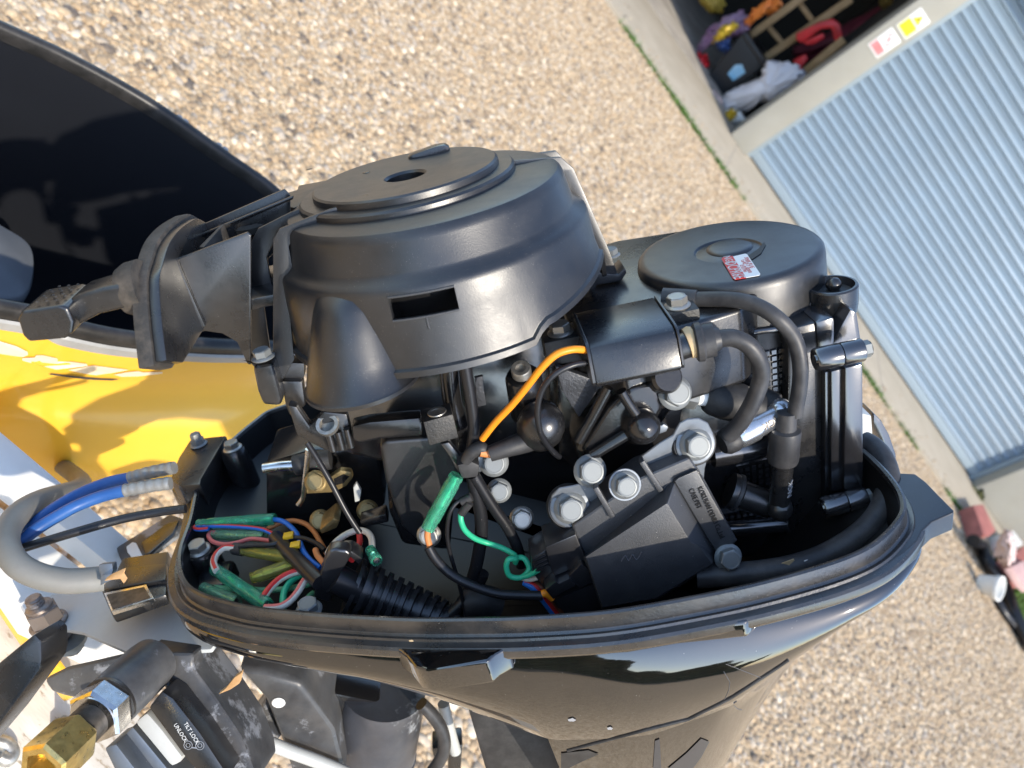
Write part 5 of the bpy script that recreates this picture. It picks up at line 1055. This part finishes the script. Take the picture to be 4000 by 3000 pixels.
# ================================================================== front of the motor: cables, conduit, steering plate
ft = part('cable_clamp', 'black clamp tab holding the two control cables at the front of the tray')
slabZ('tab', zf([(1262, 30), (1400, 10), (1505, 0), (1440, 110), (1335, 290), (1330, 325), (1190, 335), (1128, 295), (1185, 150)]), .006, .022, 'satin_black', ft, .002)
slabZ('foot', zf([(1130, 345), (1320, 335), (1260, 440), (1210, 450), (1170, 400)]), -.014, .03, 'satin_black', ft, .003)
q = PZ(*one(zf, (1322, 62)), .0065); bolt(q, (0, 0, 1), .0058, ft, 'zinc', spin=.1); lathe('nut', [(0, .011), (.0042, .011), (.0048, .005), (.0048, 0)], q, (0, 0, 1), 'zinc', ft, 6, 20)
def DZ(l, f=zf): return [PD(*one(f, p[:2]), p[2]) for p in l]
for k, (pf, pb, lb_) in enumerate((([(1160, 215, .585), (1010, 245, .588), (862, 285, .590)], [(866, 284, .590), (720, 315, .590), (540, 385, .585), (380, 475, .575), (240, 580, .565), (140, 680, .56), (90, 760, .555)], 'blue control cable with grey ferrule, upper'), ([(1135, 318, .575), (980, 340, .575), (828, 368, .575)], [(832, 367, .575), (680, 405, .573), (520, 465, .568), (380, 540, .56), (250, 620, .552), (150, 700, .548), (90, 790, .545)], 'blue control cable with grey ferrule, lower'))):
    e = part('control_cable', lb_); n_ = len(DZ(pf)); P = crom(DZ(pf), 24); rr = [.0046*(1.0 if (i // 4) % 2 else .95) for i in range(len(P))]
    tube('ferrule', P, rr, 'grey_ferrule', e, 18, smoothpath=False); tube('jacket', DZ(pb), .0042, 'blue_cable', e, 18)
e = part('black_control_cable', 'thin black cable slanting below the blue ones'); tube('jacket', DZ([(1235, 488, .565), (1050, 512, .565), (800, 560, .56), (500, 645, .55), (300, 705, .545), (110, 765, .54), (-60, 830, .535)]), .0030, 'black_wire', e, 14)
e = part('conduit_hose', 'thick grey conduit hose looping at the left edge of the picture')
tube('hose', DZ([(690, 952, .525), (560, 965, .520), (420, 968, .515), (260, 935, .51), (130, 870, .51), (60, 780, .515), (40, 690, .525), (65, 600, .54), (140, 510, .56), (260, 440, .59), (400, 395, .63), (500, 365, .67), (545, 330, .72), (520, 285, .77), (440, 225, .82), (320, 140, .88), (180, 50, .95), (40, -50, 1.02)]), .0080, 'grey_conduit', e, 22)
prism('hose_clip', [PD(*p, .510) for p in zf([(655, 860), (745, 852), (750, 900), (735, 965), (665, 1000), (668, 930), (655, 900)])], tuple(c2e(np.array((0, 0, -.006)))), 'bracket_zinc', e, .0006)
lg = part('front_lug', 'black front lug of the tray with a bright edged badge plate')
slabZ('lug', zf([(812, 815), (1118, 768), (1112, 930), (1102, 1060), (740, 1188), (728, 1160), (664, 1010), (760, 920)]), -.020, .009, 'satin_black', lg, .002)
slabZ('step', zf([(815, 880), (1105, 850), (1100, 960), (690, 1030), (670, 1010)]), -.0165, .004, 'satin_black', lg, .001)
slabZ('badge_edge', zf([(690, 1048), (972, 990), (1022, 1082), (740, 1170)]), -.0165, .004, 'steel', lg, .0006); slabZ('badge_face', zf([(708, 1060), (958, 1008), (1000, 1080), (748, 1155)]), -.0161, .001, 'dark_steel', lg, .0)
prism('dry_leaf', [PD(*p, .505) for p in zf([(695, 968), (740, 940), (822, 905), (810, 940), (832, 975), (822, 985), (800, 955), (750, 960)])], tuple(c2e(np.array((.001, .002, -.001)))), 'leaf', lg, 0)
# plastic latch lever in front of the tray
e = part('tilt_lever', 'grey black lever with a square hole beside the tray'); 
slabZ('arm', zf([(770, 745), (1130, 520), (1240, 560), (1165, 640), (950, 800), (835, 812), (790, 805)]), -.045, .008, 'worn_paint', e, .002)
slabZ('inner_face', zf([(935, 715), (1100, 590), (1190, 560), (1150, 650), (1000, 780), (960, 790)]), -.0435, .004, 'satin_black', e, .001)
slabZ('hole_plate', zf([(838, 740), (880, 708), (905, 715), (945, 795), (870, 805), (845, 775)]), -.0444, .002, 'white_board', e, .0008)
sp2 = part('steering_plate', 'pale grey steering plate under the tray with a rusty nyloc nut')
slabZ('plate', zg([(345, 205), (690, 165), (1180, 160), (1300, 300), (1385, 425), (1432, 535), (1400, 572), (1010, 592), (830, 582), (700, 525), (545, 458), (440, 440), (330, 455), (240, 452), (228, 400), (260, 300)]), -.046, .0035, 'plate_grey', sp2, .001)
q = PZ(*one(zg, (325, 400)), -.0455)
lathe('flange', [(0, .003), (.0118, .003), (.0135, .0015), (.0135, 0)], q, (0, 0, 1), 'rusty_steel', sp2, 32); bolt(q+np.array((0, 0, .003)), (0, 0, 1), .0118, sp2, 'rusty_steel', washer=False, spin=.6, name='nyloc_nut')
lathe('nut_collar', [(.0098, 0), (.0092, .004), (.007, .0055), (0, .0055)], q+np.array((0, 0, .0135)), (0, 0, 1), 'rusty_steel', sp2, 28); lathe('stud', [(.0055, 0), (.0062, .001), (.0055, .002), (.0062, .003), (.0055, .004), (.006, .0055), (.005, .007), (0, .007)], q+np.array((-.001, 0, .0185)), (0, 0, 1), 'rusty_steel', sp2, 20)
lathe('spacer', [(.0115, -.010), (.0115, -.0005)], q+np.array((0, 0, -.0035)), (0, 0, 1), 'rusty_steel', sp2, 28)
q2 = q+np.array((.004, 0, -.0145)); lathe('lower_washer', [(0, 0), (.0165, 0), (.0165, -.004), (0, -.004)], q2, (.25, -.1, 1), 'zinc', sp2, 32); bolt(q2+np.array((.004, -.001, -.0045)), (-.25, .1, -1), .0085, sp2, 'zinc', washer=False)
# tie bar, tilt tube, nut, brass hex
tb2 = part('tie_bar', 'black tie bar at the lower left corner')
prism('bar', [PD(*p, .50) for p in zg([(-200, 830), (0, 655), (225, 470), (270, 520), (275, 640), (262, 710), (0, 1065), (-200, 1300)])], tuple(c2e(np.array((.006, .004, -.02)))), 'satin_black', tb2, .002)
tt = part('tilt_tube', 'tilt tube with black boss, steel lock nut, thread and a brass hex')
T0 = PD(*one(zg, (975, 695)), .535); T1 = PD(*one(zg, (150, 1482)), .43); td = nz(T1-T0); TL = np.linalg.norm(T1-T0)
def at_zg(p): 
    r_ = c2e(cd(*one(zg, p))); w0 = CE-T0; a = 1; b_ = td.dot(r_); c = r_.dot(r_); d_ = td.dot(w0); e_ = r_.dot(w0); return (c*d_-b_*e_)/(a*c-b_*b_)
sB, sN0, sN1, sT, sH0 = at_zg((770, 945)), at_zg((760, 960)), at_zg((640, 1060)), at_zg((560, 1150)), at_zg((585, 1130))
lathe('boss', [(0, -.01), (.0158, -.008), (.0167, .0), (.0167, sB-.002), (.0160, sB), (0, sB)], T0, td, 'worn_paint', tt, 40)
lathe('washer', [(0, 0), (.0166, 0), (.0166, .0022), (0, .0022)], T0+td*(sB+.0004), td, 'dark_steel', tt, 40)
lathe('lock_nut', [(0, 0), (.0168, 0), (.0175, .0015), (.0175, .0125), (.0158, .0145), (.0122, .0145), (0, .0145)], T0+td*(sB+.003), td, 'steel', tt, 6, 20, phase=.35)
lathe('nut_face', [(.0115, 0), (.0146, 0), (.0141, .0008), (.0115, .0008)], T0+td*(sB+.0174), td, 'steel', tt, 32)
th_ = []
for i in range(16): th_ += [(.0098, i*.0011), (.0108, i*.0011+.00055)]
lathe('thread', th_+[(0, .0176)], T0+td*(sB+.014), td, 'dark_steel', tt, 28, 20)
bL = max(.03, at_zg((285, 1345))-(sB+.030))
lathe('brass_hex', [(.0120, 0), (.0140, .002), (.0148, .004), (.0148, bL-.002), (.0132, bL), (.0095, bL), (.009, bL-.012), (0, bL-.012)], T0+td*(sB+.030), td, 'brass', tt, 6, 20, phase=.15)
cb2 = part('clamp_bracket', 'worn black clamp bracket with bare aluminium edges')
prism('casting', [PD(*p, .565) for p in zg([(270, 770), (430, 690), (820, 600), (1010, 600), (940, 760), (640, 850), (500, 905), (420, 885), (330, 860)])], tuple(c2e(np.array((.01, -.01, -.05)))), 'worn_paint', cb2, .006, 3)
prism('jaw', [PD(*p, .53) for p in zg([(765, 1205), (880, 1085), (960, 1180), (1110, 1361), (1200, 1480), (850, 1480), (800, 1300)])], tuple(c2e(np.array((0, 0, -.03)))), 'bracket_zinc', cb2, .002)
prism('jaw_step', [PD(*p, .515) for p in zg([(690, 1230), (770, 1200), (900, 1370), (1000, 1500), (820, 1500)])], tuple(c2e(np.array((0, 0, -.03)))), 'bracket_zinc', cb2, .002)
prism('jaw', [PD(*p, .525) for p in zg([(890, 1060), (975, 990), (1080, 1110), (1215, 1290), (1190, 1330), (1140, 1361), (1000, 1190)])], tuple(c2e(np.array((0, 0, -.03)))), 'plate_grey', cb2, .003)
prism('lock_plate', [PD(*p, .520) for p in zg([(985, 960), (1075, 850), (1150, 900), (1330, 1130), (1520, 1420), (1400, 1480), (1260, 1330), (1220, 1280)])], tuple(c2e(np.array((0, 0, -.025)))), 'satin_black', cb2, .002)
prism('swivel_arm', [PD(*p, .545) for p in zg([(930, 600), (1010, 600), (1290, 600), (1280, 690), (1420, 880), (1600, 1150), (1680, 1361), (1700, 1480), (1530, 1480), (1330, 1130), (1100, 820), (1060, 740)])], tuple(c2e(np.array((0, 0, -.05)))), 'worn_paint', cb2, .004, 3)
tube('ridge', [PD(*p, .541) for p in zg([(960, 620), (1050, 710), (1200, 930), (1330, 1110), (1440, 1280), (1530, 1420)])], .0022, 'satin_black', cb2, 8)
xa = PD(*one(zg, (1235, 1070)), .5185); xb = PD(*one(zg, (1310, 1190)), .5185); xd = nz(xb-xa); nv = nz(-c2e(np.array((0, 0, -1.)))); yd = np.cross(nv, xd)
text('lettering', 'TILT LOCK', .0037, .5*(xa+xb), xd, yd, 'white_print', cb2, .0001, sx=.85)
xa2 = PD(*one(zg, (1165, 1075)), .5185); xb2 = PD(*one(zg, (1235, 1180)), .5185); text('lettering', 'UNLOCK', .0037, .5*(xa2+xb2), xd, yd, 'white_print', cb2, .0001, sx=.85)
for p in ((1250, 1210), (1328, 1212)):
    for r_ in (.0026, .0013): 
        c = PD(*one(zg, p), .5186); ax_, u_, v_ = perp(nv); tube('lock_symbol', [c+r_*(u_*math.cos(a)+v_*math.sin(a)) for a in np.linspace(0, 6.283, 24)], .0002, 'pale_print', cb2, 6, smoothpath=False)
tube('lock_symbol', [PD(*p, .5186) for p in zg([(1275, 1225), (1305, 1228)])], .0004, 'pale_print', cb2, 6)
# ---- mid section below the tray
def zm(l): return S(l, 900, 2600, 1000/2212)
ms = part('midsection', 'worn black midsection casting with bare grey patches')
slabY('casting', zm([(60, 40), (300, 60), (620, 160), (900, 560), (1000, 960), (540, 960), (430, 620), (300, 300)]), .030, .06, 'worn_paint', ms, .006, seg=3)
m0 = PY(*one(zm, (1330, 200)), .075); m1 = PY(*one(zm, (1180, 1150)), .075); mdv = nz(m1-m0)
lathe('exhaust_tube', [(.0, 0), (.034, 0), (.035, .02), (.0355, .075), (.0365, .0755), (.0365, .078), (.0350, .0785), (.034, .16), (0, .16)], m0, mdv, 'tube_worn', ms, 48)
lathe('plug', [(0, .001), (.0045, .0006), (.005, 0)], PY(*one(zm, (415, 322)), .0295), (0, -1, 0), 'label_white', ms, 20)
slabY('web', zm([(560, 170), (930, 250), (1300, 320), (1180, 400), (900, 560), (800, 420)]), .06, .03, 'block_paint', ms, .004)
tube('cross_rod', [PY(*p, .022) for p in zm([(90, 640), (300, 660), (500, 735), (760, 830), (1000, 930)])], .0052, 'plate_grey', ms, 14)
slabY('side_lug', zm([(90, 600), (300, 330), (440, 620), (330, 720), (170, 700), (150, 900), (80, 900)]), .045, .02, 'worn_paint', ms, .003)
tube('water_hose', [PY(*p, .04) for p in zm([(1650, 330), (1740, 420), (1820, 540), (1850, 680), (1820, 800), (1740, 920)])], .0052, 'hose_rubber', ms, 16)
tube('shift_rod', [PY(*p, .06) for p in zm([(1840, 330), (1880, 500), (1945, 745)])], .0048, 'plate_grey', ms, 14)
slabY('rod_joint', zm([(1740, 720), (2010, 685), (2000, 800), (1990, 960), (1880, 960), (1880, 780), (1750, 800)]), .065, .02, 'satin_black', ms, .003)
slabY('leg_inner', zc([(1300, 880), (1650, 950), (1900, 1150), (1870, 1330), (1430, 1330)]), .0, .05, 'black_rubber', ms, .004)
prism('dry_leaf', [PD(*p, .535) for p in zg([(1455, 870), (1500, 835), (1560, 760), (1605, 730), (1590, 800), (1530, 840)])], tuple(c2e(np.array((.001, .002, -.001)))), 'leaf', ms, 0)
# seam, chips, scratches and decals laid on the cowl skin
apo = [o for o in mot.children if o.name.startswith('lower_apron')][0]; SK = [cowl, apo]
def skin(l, f, off=.0005): return [q for q in (on_objs(SK, *p, off) for p in f(l)) if q is not None]
def densify(l, k=6):
    out = []
    for a, b in zip(l[:-1], l[1:]):
        for i in range(k): out.append((a[0]+(b[0]-a[0])*i/k, a[1]+(b[1]-a[1])*i/k))
    return out+[l[-1]]
tube('seam', skin(densify([(20, 1390), (400, 1290), (600, 1240), (800, 1140), (1000, 1010), (1080, 955)]), zd, .0), .0011, 'black_rubber', cowl, 8, smoothpath=False)
def decal(nm, l, f, m_, off=.0006):
    pts = skin(l, f, off)
    if len(pts) < 3: return
    me = bpy.data.meshes.new(nm); b_ = bmesh.new(); vs = [b_.verts.new(p) for p in pts]; ff = b_.faces.new(vs); bmesh.ops.triangulate(b_, faces=[ff]); b_.to_mesh(me); b_.free(); fin(nm, me, m_, cowl, 0)
decal('chip', [(22, 1237), (45, 1230), (62, 1240), (50, 1247), (27, 1246)], zd, 'pale_print'); decal('chip', [(210, 1278), (225, 1272), (238, 1280), (232, 1287), (214, 1286)], zd, 'pale_print'); decal('chip', [(985, 1060), (1050, 1040), (1090, 1042), (1055, 1062), (1000, 1082)], zd, 'pale_print'); decal('chip', [(945, 475), (965, 470), (977, 480), (965, 490), (948, 488)], zc, 'tan_chip')
for l in ([(780, 975), (870, 1010), (960, 1045)], [(770, 1010), (800, 1060), (795, 1100), (775, 1145)], [(820, 1175), (835, 1190), (858, 1196)]):
    q = skin(densify(l, 4), zd, .0001)
    if len(q) > 2: tube('scratch', q, .00014, 'scratch_grey', cowl, 5, smoothpath=False)
for l in ([(430, 1475), (440, 1340), (462, 1332), (470, 1475)], [(500, 1475), (590, 1400), (660, 1330), (700, 1345), (660, 1420), (600, 1500)]): decal('decal', densify(l, 3), zd, 'decal_grey')
decal('decal', densify([(-10, 1400), (120, 1385), (170, 1405), (90, 1440), (20, 1475), (-10, 1475)], 3), zd, 'black_rubber')
